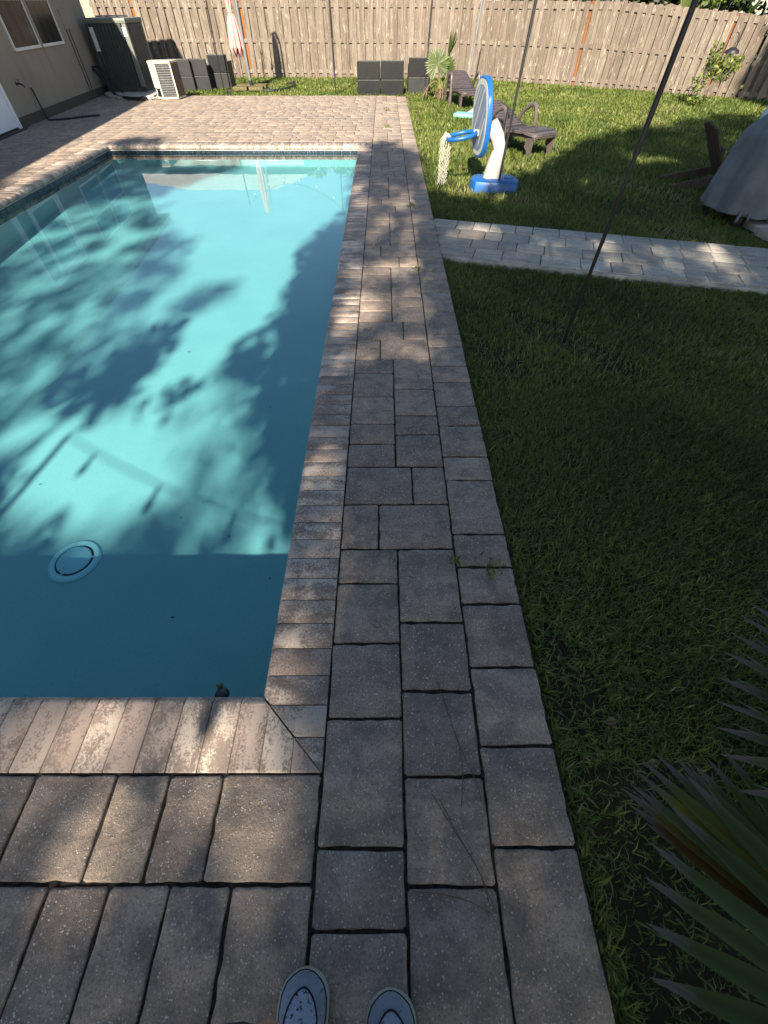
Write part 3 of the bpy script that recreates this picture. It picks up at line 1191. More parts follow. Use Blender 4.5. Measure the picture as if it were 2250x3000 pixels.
window(1.14, 2.31, 0.965, 2.15)
window(2.365, 3.54, 0.965, 2.15)
m = MB()
m.box((0.02, 2.3375, 1.55), (0.055, 0.05, 1.19))
m.build('mullion', M['stucco'], house)
m = MB()
m.box((0.012, 4.13, 1.32), (0.03, 0.42, 0.31), bev=0.008)
m.build('wall_patch', M['stucco'], house)
for yy in (3.96, 4.12):
    MB().tube([(0.008, yy, 1.17), (0.008, yy + 0.02, 0.16)], 0.008, 6).build('dark_wall_line', M['black_metal'], house)  # thin black tubes stand for two dark lines on the wall
# glazed back door, seen at its foot and mirrored in the pool
d = empty('back_door')
d.parent = house
m = MB()
for (a, b, c, e) in ((-1.95, -1.78, 0.02, 2.06), (-0.12, -0.02, 0.02, 2.06), (-1.34, -1.26, 0.02, 2.06), (-1.78, -0.12, 1.98, 2.06)):
    m.box((0.02, (a + b) / 2, (c + e) / 2), (0.07, b - a, e - c - 0.002))
m.build('door_frame', M['white_door'], d)
m = MB()
for (a, b, c, e) in ((-1.258, -1.19, 0.05, 1.978), (-0.19, -0.122, 0.05, 1.978), (-1.19, -0.19, 0.05, 0.86), (-1.19, -0.19, 1.90, 1.978)):
    m.box((0.012, (a + b) / 2, (c + e) / 2), (0.05, b - a - .001, e - c - .001))
m.build('door_leaf', M['white_door'], d)
m = MB()
m.box((0.008, -0.69, 1.38), (0.02, 1.0, 1.04))
m.box((0.008, -1.56, 1.0), (0.02, 0.44, 1.95))
m.build('door_glass', M['glass'], d)
m = MB()
m.box((0.05, -0.95, 0.012), (0.14, 1.95, 0.022))
m.build('threshold', M['black_metal'], d)
m = MB()
m.tube([(0.03, -1.10, 1.02), (0.075, -1.10, 1.02), (0.078, -1.02, 1.02)], 0.011, 8)
m.build('handle', M['grey_metal'], d)

# outdoor tap and hoses on the wall
t = thing('wall_tap', 'small dark outdoor tap sticking out of the stucco wall', 'tap', (-7.247, 11.63, 0.57), math.atan(0.083))
MB().lathe([(0.0, -0.01), (0.03, -0.01), (0.03, 0.0), (0.0, 0.0)], n=12).build('flange', M['black_metal'], t).rotation_euler = (0, R(90), 0)
MB().tube([(0, 0, 0), (0.06, 0, 0), (0.10, 0.015, -0.02), (0.12, 0.02, -0.055)], [0.012, 0.014, 0.015, 0.013], 8).build('spout', M['black_metal'], t)
MB().tube([(0.055, 0, 0.01), (0.055, 0, 0.05)], 0.006, 6).tube([(0.055, -0.03, 0.052), (0.055, 0.03, 0.052)], 0.008, 6).build('handle', M['black_metal'], t)


def spline(pts, n=8):
    """Catmull-Rom through the points"""
    P = [Vector(p) for p in pts]
    P = [P[0] * 2 - P[1]] + P + [P[-1] * 2 - P[-2]]
    out = []
    for i in range(1, len(P) - 2):
        for k in range(n):
            t = k / n
            a, b, c, d = P[i - 1], P[i], P[i + 1], P[i + 2]
            out.append(0.5 * (2 * b + (c - a) * t + (2 * a - 5 * b + 4 * c - d) * t * t + (3 * b - a - 3 * c + d) * t ** 3))
    out.append(P[-2])
    return out


hz = 0.018
hose = soft(MB().tube(spline([(-7.255, 12.06, 0.48), (-7.235, 12.05, 0.30), (-7.20, 12.02, 0.12), (-7.12, 11.93, hz), (-6.95, 11.93, hz), (-6.73, 12.07, hz), (-6.50, 12.30, hz), (-6.27, 12.47, hz)]), 0.016, 8).build('hose', M['hose']))
tag(hose, 'black rubber hose hanging down the wall and lying on the shaded pavers', 'hose')
hose = soft(MB().tube(spline([(-7.585, 15.66, 0.50), (-7.42, 15.5, 0.40), (-7.20, 15.35, 0.18), (-6.95, 15.1, 0.05), (-6.55, 14.75, 0.045), (-6.20, 14.62, 0.05), (-6.05, 14.72, 0.06)]), 0.03, 10).build('drain_hose', M['hose']))
tag(hose, 'thick black corrugated hose looping from the wall corner to the condenser pad', 'hose')
hose = soft(MB().tube(spline([(-7.585, 15.64, 0.52), (-7.36, 15.58, 0.50), (-7.14, 15.5, 0.30), (-7.02, 15.52, 0.10), (-6.96, 15.6, 0.04)]), 0.014, 8).build('refrigerant_line', M['hose']))
tag(hose, 'thin black refrigerant line arching from the wall to the dark condenser', 'cable')

# ------------------------------------------------------------------ shadowbox fence
fence = thing('wooden_fence', 'long weathered grey shadowbox fence with uneven boards along the back of the yard', 'fence')
fence2 = thing('wooden_fence', 'lower shaded stretch of weathered fence at the right corner behind the bird feeder', 'fence')


def fence_span(parent, p0, p1, h0, h1, pitch, bw, front_only=False):
    p0, p1 = Vector(p0), Vector(p1)
    L = (p1 - p0).length
    d = (p1 - p0) / L
    nrm = Vector((d.y, -d.x))                      # towards the camera
    rz = math.atan2(d.y, d.x)
    n_ = round(L / pitch)
    pitch = L / n_
    for i in range(n_):
        for back in (0, 1):
            s_ = (i + 0.5 + (0.5 if back else 0)) * pitch
            if s_ > L + 1e-4: continue
            f_ = s_ / L
            h = h0 + (h1 - h0) * f_ + rng.uniform(-.012, .012) - (0.02 if back else 0)
            w = bw * rng.uniform(0.94, 1.05) * (1.03 if back else 1)
            th = 0.018
            c = 0.025
            m = MB()
            wx = rng.uniform(-.004, .004)
            prof = [(-w / 2, 0), (w / 2, 0), (w / 2 + wx, h - c), (w / 2 - c + wx, h), (-w / 2 + c + wx, h), (-w / 2 + wx, h - c)]
            mt = Matrix(((1, 0, 0), (0, 0, 1), (0, 1, 0)))
            m.add([(x, -th / 2, z) for x, z in prof] + [(x, th / 2, z) for x, z in prof],
                  [(0, 1, 2, 3, 4, 5), (11, 10, 9, 8, 7, 6)] + [(k, k + 6, (k + 1) % 6 + 6, (k + 1) % 6) for k in range(6)])
            r_ = rng.random()
            mat = 'fence'
            if back and r_ < 0.055: mat = 'fence_new'
            elif r_ < 0.05: mat = 'fence_pale'
            elif r_ < 0.14: mat = 'fence_red'
            off = nrm * (0.030 if not back else -0.030)
            q = p0 + d * s_ + off
            o = m.build('board', M[mat], parent, loc=(q.x, q.y, LAWN_Z + rng.uniform(0, .015)))
            o.rotation_euler = (rng.uniform(-.012, .012), rng.uniform(-.007, .007), rz)
    k = 0
    while k < L:
        l = min(2.44, L - k)
        for zf, hh in ((0.10, 0.085), (0.50, 0.085), (0.93, 0.085)):
            c = p0 + d * (k + l / 2)
            hz_ = h0 + (h1 - h0) * (k + l / 2) / L
            sl = math.atan2((h1 - h0), L) * zf
            m = MB()
            m.box((0, 0, 0), (l - 0.006, 0.038, hh))
            o = m.build('rail', M['fence'], parent, loc=(c.x, c.y, LAWN_Z + zf * hz_ + rng.uniform(-.01, .01)))
            o.rotation_euler = (0, -sl, rz)
        k += 2.44


fence_span(fence, (-9.2, 20.35), (2.05, 20.2), 1.70, 1.68, 0.262, 0.158)
fence_span(fence, (2.05, 20.2), (6.45, 17.7), 1.68, 1.66, 0.252, 0.150)
fence_span(fence, (6.45, 17.7), (9.35, 15.55), 1.66, 1.44, 0.225, 0.140)
fence_span(fence2, (9.40, 15.45), (12.4, 13.5), 1.30, 1.20, 0.21, 0.130)

# ------------------------------------------------------------------ neighbour's house, seen mirrored in the pool
nb = thing('neighbour_house', 'neighbouring house with a hip roof rising behind the back fence', 'house', (-9.0, 30.0, 0))
m = MB(); m.box((0, 0, 1.8), (10.0, 7.0, 3.74)); m.build('wall', M['stucco'], nb)
m = MB()
m.add([(-5.4, -3.9, 3.66), (5.4, -3.9, 3.66), (5.4, 3.9, 3.66), (-5.4, 3.9, 3.66), (-2.6, 0, 5.2), (2.6, 0, 5.2)],
      [(0, 1, 5, 4), (1, 2, 5), (2, 3, 4, 5), (3, 0, 4), (3, 2, 1, 0)])
m.build('roof', M['concrete'], nb)
for x in (-3.2, 0.2, 3.1):
    m = MB()
    for (a, b, c, e) in ((-.6, .6, 0, .06), (-.6, .6, 1.14, 1.2), (-.6, -.54, .06, 1.14), (.54, .6, .06, 1.14)):
        m.box((x + (a + b) / 2, -3.51, 2.0 + (c + e) / 2), (b - a, 0.06, e - c))
    w_ = m.build('window', M['white_trim'], nb)
    m = MB(); m.box((x, -3.505, 2.6), (1.08, 0.03, 1.08)); m.build('pane', M['glass'], w_)

# ------------------------------------------------------------------ condensers by the house
Z_L = LAWN_Z
pad = MB()
pad.prism([(-7.45, 15.5), (-7.15, 15.05), (-6.6, 14.78), (-5.95, 14.95), (-6.05, 15.9), (-6.2, 17.1), (-7.55, 17.1)], -0.06, 0.055)
tag(soft(pad.build('condenser_pad', M['concrete'])), 'pale concrete pad under the large dark condenser', 'concrete pad')
AX0, AX1, AY0, AY1, AZ0, AZ1 = -7.42, -6.40, 15.74, 16.85, 0.055, 1.32
t = thing('air_conditioner', 'tall dark green grey air conditioner condenser with ribbed sides by the house corner', 'condenser', ((AX0 + AX1) / 2, (AY0 + AY1) / 2, AZ0))
hx, hy, hh = (AX1 - AX0) / 2, (AY1 - AY0) / 2, AZ1 - AZ0
MB().box((0, 0, hh / 2), (2 * hx - 0.08, 2 * hy - 0.08, hh - 0.04)).build('coil', M['ac_inner'], t)
for sx in (-1, 1):
    for sy in (-1, 1):
        MB().box((sx * (hx - 0.055), sy * (hy - 0.055), hh / 2 - 0.02), (0.11, 0.11, hh - 0.08), bev=0.02).build('corner_post', M['ac_post'] if sx > 0 else M['ac_dark'], t)
for i in range(9):
    x = -hx + 0.13 + (2 * hx - 0.26) * (i + 0.5) / 9
    m = MB(); m.box((x, -hy + 0.012, hh / 2 - 0.01), (0.075, 0.03, hh - 0.16), bev=0.006)
    m.build('louvre', M['ac_dark'], t)
for i in range(10):
    y = -hy + 0.14 + (2 * hy - 0.28) * (i + 0.5) / 10
    m = MB(); m.box((hx - 0.012, y, hh / 2 - 0.01), (0.03, 0.07, hh - 0.16), bev=0.006)
    m.build('louvre', M['ac_dark'], t)
soft(MB().box((0, 0, hh - 0.04), (2 * hx + 0.03, 2 * hy + 0.03, 0.09), bev=0.025).build('top_cap', M['ac_post'], t))
MB().box((0, 0, 0.05), (2 * hx + 0.01, 2 * hy + 0.01, 0.10), bev=0.012).build('base_pan', M['ac_dark'], t)
m = MB()
for k in range(5):
    r = 0.08 + 0.075 * k
    m.tube([(r * math.cos(a), r * math.sin(a), hh + 0.03) for a in [2 * math.pi * q / 20 for q in range(21)]], 0.006, 5, cap=False)
for k in range(8):
    a = math.pi * k / 4
    m.tube([(0.05 * math.cos(a), 0.05 * math.sin(a), hh + 0.035), (0.40 * math.cos(a), 0.40 * math.sin(a), hh + 0.02)], 0.006, 5)
m.build('fan_grille', M['ac_dark'], t)
MB().box((hx - 0.075, -hy - 0.002, hh - 0.22), (0.085, 0.008, 0.15)).build('sticker', M['sticker'], t)
MB().box((-hx + 0.13, -hy - 0.006, hh - 0.34), (0.10, 0.008, 0.40)).build('sticker', M['sticker'], t)

t = thing('air_conditioner', 'small cream air conditioner condenser with wire fan grille, white lid and brown side coil', 'condenser', (-5.5, 15.05, 0.0))
pl = [(-0.33, -0.11), (-0.135, -0.265), (0.225, -0.185), (0.285, 0.22), (-0.10, 0.28), (-0.36, 0.16)]
m = MB(); m.prism([(x * 0.93, y * 0.93) for x, y in pl], 0.045, 0.63); m.build('core', M['ac_inner'], t)
soft(MB().prism([(x * 1.05, y * 1.05) for x, y in pl], 0.63, 0.665).build('lid', M['cream'], t))
soft(MB().prism([(x * 1.03, y * 1.03) for x, y in pl], 0.012, 0.05).build('base_pan', M['cream'], t))


def face_panel(a, b, z0, z1, th, mat, name, parent, off=0.0):
    a, b = Vector(a), Vector(b)
    d = (b - a)
    L = d.length
    d.normalize()
    nrm = Vector((d.y, -d.x))
    c = (a + b) / 2 + nrm * off
    m = MB(); m.box((c.x, c.y, (z0 + z1) / 2), (L, th, z1 - z0), rz=math.atan2(d.y, d.x), bev=0.006)
    return m.build(name, mat, parent)


face_panel(pl[0], pl[1], 0.20, 0.628, 0.02, M['cream'], 'service_panel', t)
face_panel(pl[2], pl[3], 0.06, 0.628, 0.02, M['coil_brown'], 'side_coil', t)
A_, B_ = Vector(pl[1]), Vector(pl[2])
dd = (B_ - A_).normalized()
nn = Vector((dd.y, -dd.x))
for q in (0.0, 1.0):
    c = A_.lerp(B_, q) + nn * 0.004
    MB().box((c.x, c.y, 0.34), (0.03, 0.03, 0.57), rz=math.atan2(dd.y, dd.x)).build('corner_post', M['cream'], t)
cc = A_.lerp(B_, 0.5)
m = MB()
for k in range(13):
    c = A_.lerp(B_, 0.07 + 0.86 * k / 12) + nn * 0.022
    m.tube([(c.x, c.y, 0.07), (c.x, c.y, 0.61)], 0.0028, 5)
for k in range(14):
    z = 0.07 + 0.54 * k / 13
    a, b = A_.lerp(B_, 0.05) + nn * 0.026, A_.lerp(B_, 0.95) + nn * 0.026
    m.tube([(a.x, a.y, z), (b.x, b.y, z)], 0.0028, 5)
m.build('fan_grille', M['pipe'], t)
for k in range(3):
    a0 = 2 * math.pi * k / 3 + 0.5
    m = MB()
    ring = []
    for (r, w_) in ((0.03, 0.03), (0.08, 0.07), (0.135, 0.085)):
        for sgn in (-1, 1):
            a = a0 + sgn * w_ / max(r, .05) * 0.5
            p_ = cc + nn * (0.006 + 0.008 * sgn) + dd * (r * math.cos(a))
            ring.append((p_.x, p_.y, 0.33 + r * math.sin(a)))
    m.add(ring, [(0, 1, 3, 2), (2, 3, 5, 4)])
    m.add([(x + nn.x * .003, y + nn.y * .003, z) for x, y, z in ring], [(2, 3, 1, 0), (4, 5, 3, 2)])
    m.build('fan_blade', M['panel_dark'], t)
soft(MB().tube(spline([(-0.27, -0.21, 0.19), (-0.25, -0.26, 0.12), (-0.30, -0.28, 0.05), (-0.44, -0.20, 0.04)]), 0.014, 6).build('pipe_stub', M['pipe'], t))

# PVC pipe end lying by the pad
tag(soft(MB().tube([(-6.35, 14.72, 0.035), (-5.98, 14.80, 0.04)], 0.04, 12).tube([(-6.02, 14.79, 0.04), (-5.95, 14.805, 0.04)], 0.05, 12).build('pvc_pipe', M['pipe'])),
    'short grey plastic pipe end lying beside the cream condenser', 'pipe')


# ------------------------------------------------------------------ black wicker chairs by the fence, their backs to us
def wicker_chair(name, label, loc, rz, w, h, back_mat, body_mat, group, dep=0.62):
    t = thing(name, label, 'chair', loc, rz, group)
    hs = h * 0.47
    m = MB(); m.box((0, -dep / 2 + 0.045, (hs + h) / 2 + 0.006), (w - 0.01, 0.09, h - hs - 0.012), bev=0.012); m.build('backrest', back_mat, t)
    m = MB(); m.box((0, -dep / 2 + 0.035, hs / 2 + 0.012), (w, 0.07, hs - 0.012), bev=0.01); m.build('back_apron', body_mat, t)
    for sx in (-1, 1):
        m = MB(); m.box((sx * (w / 2 - 0.04), 0.045, h * 0.40), (0.08, dep - 0.095, h * 0.78), bev=0.012); m.build('armrest', body_mat, t)
        m = MB(); m.box((sx * (w / 2 - 0.035), -dep / 2 + 0.04, 0.008), (0.045, 0.045, 0.03)); m.build('foot', M['black_metal'], t)
    m = MB(); m.box((0, 0.045, hs * 0.84), (w - 0.17, dep - 0.1, 0.06), bev=0.01); m.build('seat', body_mat, t)
    m = MB(); m.box((0, dep / 2 - 0.03, hs * 0.4), (w - 0.17, 0.04, hs * 0.75), bev=0.006); m.build('front_apron', body_mat, t)
    m = MB(); m.tube([(-w / 2 + 0.02, -dep / 2 + 0.01, h), (w / 2 - 0.02, -dep / 2 + 0.01, h)], 0.013, 8); m.build('top_rim', M['wicker_rim'], t)
    m = MB(); m.tube([(-w / 2 + 0.02, -dep / 2 + 0.0, hs), (w / 2 - 0.02, -dep / 2 + 0.0, hs)], 0.010, 8); m.build('seam_rim', M['wicker_rim'], t)
    return t


wg = 'black wicker chairs set along the fence'
wicker_chair('wicker_chair', 'black wicker cube chair seen from behind, open grass to its left', (-0.415, 16.36, Z_L), 0, 0.625, 0.665, M['wicker_black'], M['wicker_black'], wg)
wicker_chair('wicker_chair', 'black wicker cube chair seen from behind, at the corner where the patio border ends', (0.222, 16.36, Z_L), 0, 0.625, 0.67, M['wicker_black'], M['wicker_black'], wg)
wicker_chair('wicker_chair', 'dark wicker chair half hidden behind the young palm', (0.97, 16.75, Z_L), 0.0, 0.60, 0.70, M['wicker_black'], M['panel_dark'], wg)
wicker_chair('wicker_chair', 'dark wicker chair just behind the cream condenser', (-5.75, 17.20, Z_L), 0.05, 0.60, 0.64, M['panel_dark'], M['panel_dark'], wg)
wicker_chair('wicker_chair', 'dark panelled wicker chair, middle of the three by the condenser', (-5.28, 17.35, Z_L), -0.04, 0.55, 0.64, M['panel_dark'], M['panel_dark'], wg)
wicker_chair('wicker_chair', 'taller black woven chair with a seam across its back beside the umbrella', (-4.80, 17.75, Z_L), 0.03, 0.55, 0.70, M['wicker_black'], M['panel_dark'], wg)

# ------------------------------------------------------------------ closed pink umbrella
UX, UY = -3.86, 17.15
t = thing('patio_umbrella', 'closed faded pink cantilever umbrella hanging beside its grey pole', 'umbrella', (UX, UY, Z_L))
soft(MB().tube(spline([(-0.02, 0, 0.05), (-0.02, 0, 1.2), (-0.03, 0, 2.3), (-0.06, 0, 2.75), (-0.17, 0, 2.98)]), 0.034, 10).build('pole', M['grey_metal'], t))
soft(MB().tube([(-0.17, 0, 2.98), (-0.33, 0.0, 2.93)], 0.022, 8).build('arm', M['grey_metal'], t))
cxu = -0.225
soft(MB().tube([(cxu, 0, 2.96), (cxu, 0, 0.72)], 0.016, 8).build('mast', M['grey_metal'], t))


def canopy_ring(z, r, amp, tw):
    return [Vector((cxu + (r + amp * (0.5 + 0.5 * math.cos(8 * a + tw))) * math.cos(a), (r + amp * (0.5 + 0.5 * math.cos(8 * a + tw))) * math.sin(a), z)) for a in [2 * math.pi * k / 64 for k in range(64)]]


prof = [(2.93, 0.02, 0.005), (2.85, 0.05, 0.02), (2.4, 0.065, 0.05), (1.9, 0.065, 0.055), (1.62, 0.05, 0.045), (1.47, 0.035, 0.02), (1.36, 0.085, 0.03), (1.1, 0.13, 0.045), (0.86, 0.155, 0.05)]
m = MB()
rg = [canopy_ring(z, r, a, 0.05 * i) for i, (z, r, a) in enumerate(prof)]
last = []
for k, p_ in enumerate(rg[-1]):
    a = 2 * math.pi * k / 64
    drop = 0.19 * (0.5 + 0.5 * math.cos(8 * a + 0.4)) ** 1.5
    q = Vector((cxu, 0, 0)).lerp(Vector((p_.x, p_.y, 0)), 0.92 - drop * 1.6)
    last.append(Vector((q.x, q.y, p_.z - 0.02 - drop)))
m.rings(rg + [last], cap=False)
cn = m.build('canopy', M['pink'], t, smooth=True)
so = cn.modifiers.new('thick', 'SOLIDIFY'); so.thickness = 0.004
m = MB()
m.rings([[Vector((cxu + r * math.cos(a), r * math.sin(a), z)) for a in [2 * math.pi * k / 16 for k in range(16)]] for z, r in ((1.0, 0.10), (0.86, 0.115), (0.74, 0.075))], cap=True)
m.build('canopy_lining', M['pink_in'], t, smooth=True)
soft(MB().tube([(cxu + 0.06 * math.cos(a), 0.06 * math.sin(a), 1.47) for a in [2 * math.pi * k / 16 for k in range(17)]], 0.012, 6).build('tie_strap', M['pink'], t))
for a in (0.0, math.pi / 2, math.pi, 3 * math.pi / 2):
    m = MB(); m.box((0.26 * math.cos(a + .3), 0.26 * math.sin(a + .3), 0.035), (0.52, 0.06, 0.04), rz=a + .3); m.build('base_leg', M['black_metal'], t)
MB().lathe([(0.0, 0.05), (0.055, 0.05), (0.05, 0.22), (0.0, 0.22)], n=14).build('pole_socket', M['black_metal'], t)
for (x, y) in ((-0.26, -0.30), (0.20, -0.30), (-0.26, 0.2), (0.2, 0.2)):
    m = MB(); m.box((x, y, 0.09), (0.40, 0.36, 0.075), bev=0.02, rz=0.05)
    soft(m.build('weight_block', M['mossy'], t))
tag(soft(MB().tube(spline([(-3.45, 16.72, Z_L + .06), (-3.15, 16.8, Z_L + .045), (-2.9, 17.15, Z_L + .05), (-2.72, 17.8, Z_L + .06), (-2.78, 18.2, Z_L + .09), (-3.0, 18.1, Z_L + .05)]), 0.028, 8).build('dark_grass_curl', M['hose'])),
    'dark tube curling through the grass right of the umbrella base', 'hose')  # dark curved tube lying in the grass
t = thing('garden_spike', 'small dark metal stake stump at the patio edge left of the umbrella base', 'stake', (-4.22, 15.72, -0.06))
MB().tube([(0, 0, 0), (0, 0, 0.16)], 0.016, 8).tube([(0.07, 0.02, 0), (0.07, 0.02, 0.14)], 0.016, 8).build('spike', M['black_metal'], t)
MB().tube([(-0.03, 0, 0.14), (0.10, 0.02, 0.13)], 0.012, 6).build('crossbar', M['black_metal'], t)

# ------------------------------------------------------------------ string light poles and strings
pg = 'slim black string light poles'


def pole(x, y, topx, topy, h, r, label, mat='black_metal', z=Z_L):
    t = thing('light_pole', label, 'pole', (x, y, z), 0, pg)
    dx, dy = topx - x, topy - y
    h1 = h * 0.43
    f_ = h1 / h
    soft(MB().tube([(0, 0, -0.15), (dx * f_, dy * f_, h1)], r, 10).build('lower_tube', M[mat], t))
    soft(MB().tube([(dx * f_, dy * f_, h1 - 0.001), (dx, dy, h)], r * 1.22, 10).build('upper_tube', M[mat], t))
    soft(MB().tube([(dx * f_, dy * f_, h1 - 0.02), (dx * f_ * 1.01, dy * f_ * 1.01, h1 + 0.01)], r * 1.4, 10).build('collar', M[mat], t))
    soft(MB().tube(spline([(dx, dy, h), (dx + 0.01, dy, h + 0.05), (dx + 0.05, dy, h + 0.06), (dx + 0.06, dy, h + 0.02)], 5), 0.006, 6).build('hook', M[mat], t))
    return (topx, topy, h + z)


tops = {}
tops[1] = pole(1.40, 3.03, 1.47, 3.04, 2.65, 0.0125, 'slim black pole nearest the path, standing in the shaded grass')
tops[2] = pole(1.555, 6.98, 1.66, 7.0, 2.65, 0.0135, 'slim black pole in front of the blue base of the toy hoop')
tops[3] = pole(-1.335, 16.1, -1.35, 16.1, 2.55, 0.017, 'slim black pole in the grass strip between umbrella and wicker chairs')
tops[4] = pole(1.07, 15.55, 1.19, 15.6, 2.6, 0.017, 'slim black pole just left of the young palm')
tops[5] = pole(2.30, 16.3, 2.55, 16.5, 2.6, 0.02, 'slim grey pole rising behind the toy hoop backboard', 'grey_metal')
tops[6] = pole(-4.66, 17.0, -4.60, 17.0, 2.65, 0.017, 'slim black pole beside the taller woven chair near the umbrella')
tops[7] = pole(-3.4, -2.4, -3.4, -2.4, 2.6, 0.02, 'slim black pole near the house end of the deck behind the photographer')
tops[8] = pole(2.4, -3.4, 2.4, -3.4, 2.6, 0.02, 'slim black pole in the grass behind the photographer')


def string(a, b, sag, nb, label):
    t = thing('string_lights', label, 'string lights', a, 0, 'string lights hung from pole to pole')
    a, b = Vector(a), Vector(b)
    pts = []
    for k in range(25):
        f_ = k / 24
        p_ = (b - a) * f_
        p_.z -= 4 * sag * f_ * (1 - f_)
        pts.append(p_)
    soft(MB().tube(pts, 0.006, 6).build('cable', M['black_metal'], t))
    for k in range(nb):
        f_ = (k + 0.5) / nb
        p_ = (b - a) * f_
        p_.z -= 4 * sag * f_ * (1 - f_)
        s_ = soft(MB().lathe([(0.0, -0.005), (0.013, -0.01), (0.017, -0.075), (0.0, -0.075)], c=p_, n=10).build('socket', M['black_metal'], t))
        soft(MB().lathe([(0.0, -0.074), (0.014, -0.078), (0.028, -0.11), (0.03, -0.135), (0.02, -0.16), (0.0, -0.168)], c=p_, n=10).build('glass_bulb', M['bulb'], s_))
    return t


string(tops[6], tops[3], 0.62, 6, 'string of bulbs mirrored in the pool between the umbrella pole and the grass strip pole')
string(tops[3], tops[4], 0.35, 4, 'string of bulbs from the grass strip pole to the pole by the palm')
string(tops[7], tops[8], 0.45, 9, 'string of bulbs behind the photographer whose shadow crosses the pool floor')
string(tops[1], tops[2], 0.35, 6, 'string of bulbs above the lawn between the two near poles')

# ------------------------------------------------------------------ toy basketball hoop
t = thing('toy_basketball_hoop', 'blue and white plastic toy basketball hoop with drooping net on the lawn', 'toy hoop', (1.50, 7.17, Z_L), 0.0)
m = MB()
bp_ = [(-0.30, -0.06), (-0.25, -0.19), (-0.12, -0.24), (0.16, -0.27), (0.30, -0.25), (0.36, -0.10), (0.34, 0.08), (0.25, 0.15), (-0.20, 0.17), (-0.28, 0.10)]
ch = lambda s_: [(x * s_, y * s_) for x, y in bp_]
m.rings([[Vector((x, y, z)) for x, y in ch(s_)] for z, s_ in ((0.0, 1.02), (0.085, 1.02), (0.125, 0.97), (0.14, 0.88))])
soft(m.build('base', M['hoop_blue'], t), 35)
m = MB(); m.box((0.22, -0.05, 0.14), (0.12, 0.09, 0.03), bev=0.012); soft(m.build('filler_cap', M['hoop_blue'], t))
m = MB()
sec = lambda c, wx, wy, tl: [Vector(c) + Matrix.Rotation(tl, 3, 'Y') @ Vector((wx * x, wy * y, 0)) for x, y in ((-1, -.5), (-.6, -1), (.6, -1), (1, -.5), (1, .5), (.6, 1), (-.6, 1), (-1, .5))]
m.rings([sec((-0.02, -0.02, 0.12), 0.115, 0.085, 0), sec((0.00, -0.02, 0.30), 0.095, 0.078, 0.15), sec((0.03, -0.01, 0.415), 0.08, 0.072, 0.05), sec((0.03, 0.0, 0.455), 0.078, 0.07, -0.35), sec((-0.02, 0.01, 0.56), 0.082, 0.066, -0.6), sec((-0.12, 0.02, 0.68), 0.085, 0.06, -0.6)])
soft(m.build('stand', M['hoop_white'], t), 50)
# backboard: an oval slab turned almost edge-on
bb = empty('backboard'); bb.parent = t
bb.location = (-0.26, -0.02, 0.735)
bb.rotation_euler = (0, R(-3), R(13))
oval = [(0.165 * math.copysign(abs(math.cos(a)) ** 0.75, math.cos(a)), 0.375 * math.copysign(abs(math.sin(a)) ** 0.9, math.sin(a))) for a in [2 * math.pi * k / 40 for k in range(40)]]
oval = [(y * 1.55, z * (1.0 if z > 0 else 1.02)) for y, z in oval]


def oval_ring(s_, x):
    return [Vector((x, y * s_, z * s_)) for y, z in oval]


m = MB(); m.rings([oval_ring(0.95, 0.042), oval_ring(1.0, 0.03), oval_ring(1.0, -0.018), oval_ring(0.97, -0.028)])
soft(m.build('rim_edge', M['hoop_blue'], bb), 40)
m = MB(); m.rings([oval_ring(0.93, -0.0275), oval_ring(0.93, -0.0315)]); m.build('printed_border', M['board_grey'], bb)
m = MB(); m.rings([oval_ring(0.80, -0.031), oval_ring(0.80, -0.0345)]); m.build('printed_face', M['board_face'], bb)
for (y0, z0, y1, z1, w_) in ((-0.10, 0.27, 0.16, -0.16, 0.012), (-0.02, 0.29, 0.19, -0.05, 0.006), (-0.17, 0.12, 0.03, -0.24, 0.006), (0.06, 0.28, 0.19, 0.09, 0.014), (-0.19, 0.02, -0.05, -0.25, 0.016)):
    a, b = Vector((0, y0, z0)), Vector((0, y1, z1))
    d_ = (b - a).normalized()
    w2 = Vector((0, -d_.z, d_.y)) * w_
    m = MB(); m.add([(-0.0362, p_.y, p_.z) for p_ in (a - w2, b - w2, b + w2, a + w2)], [(0, 1, 2, 3)])
    m.build('printed_stripe', M['board_grey'], bb)
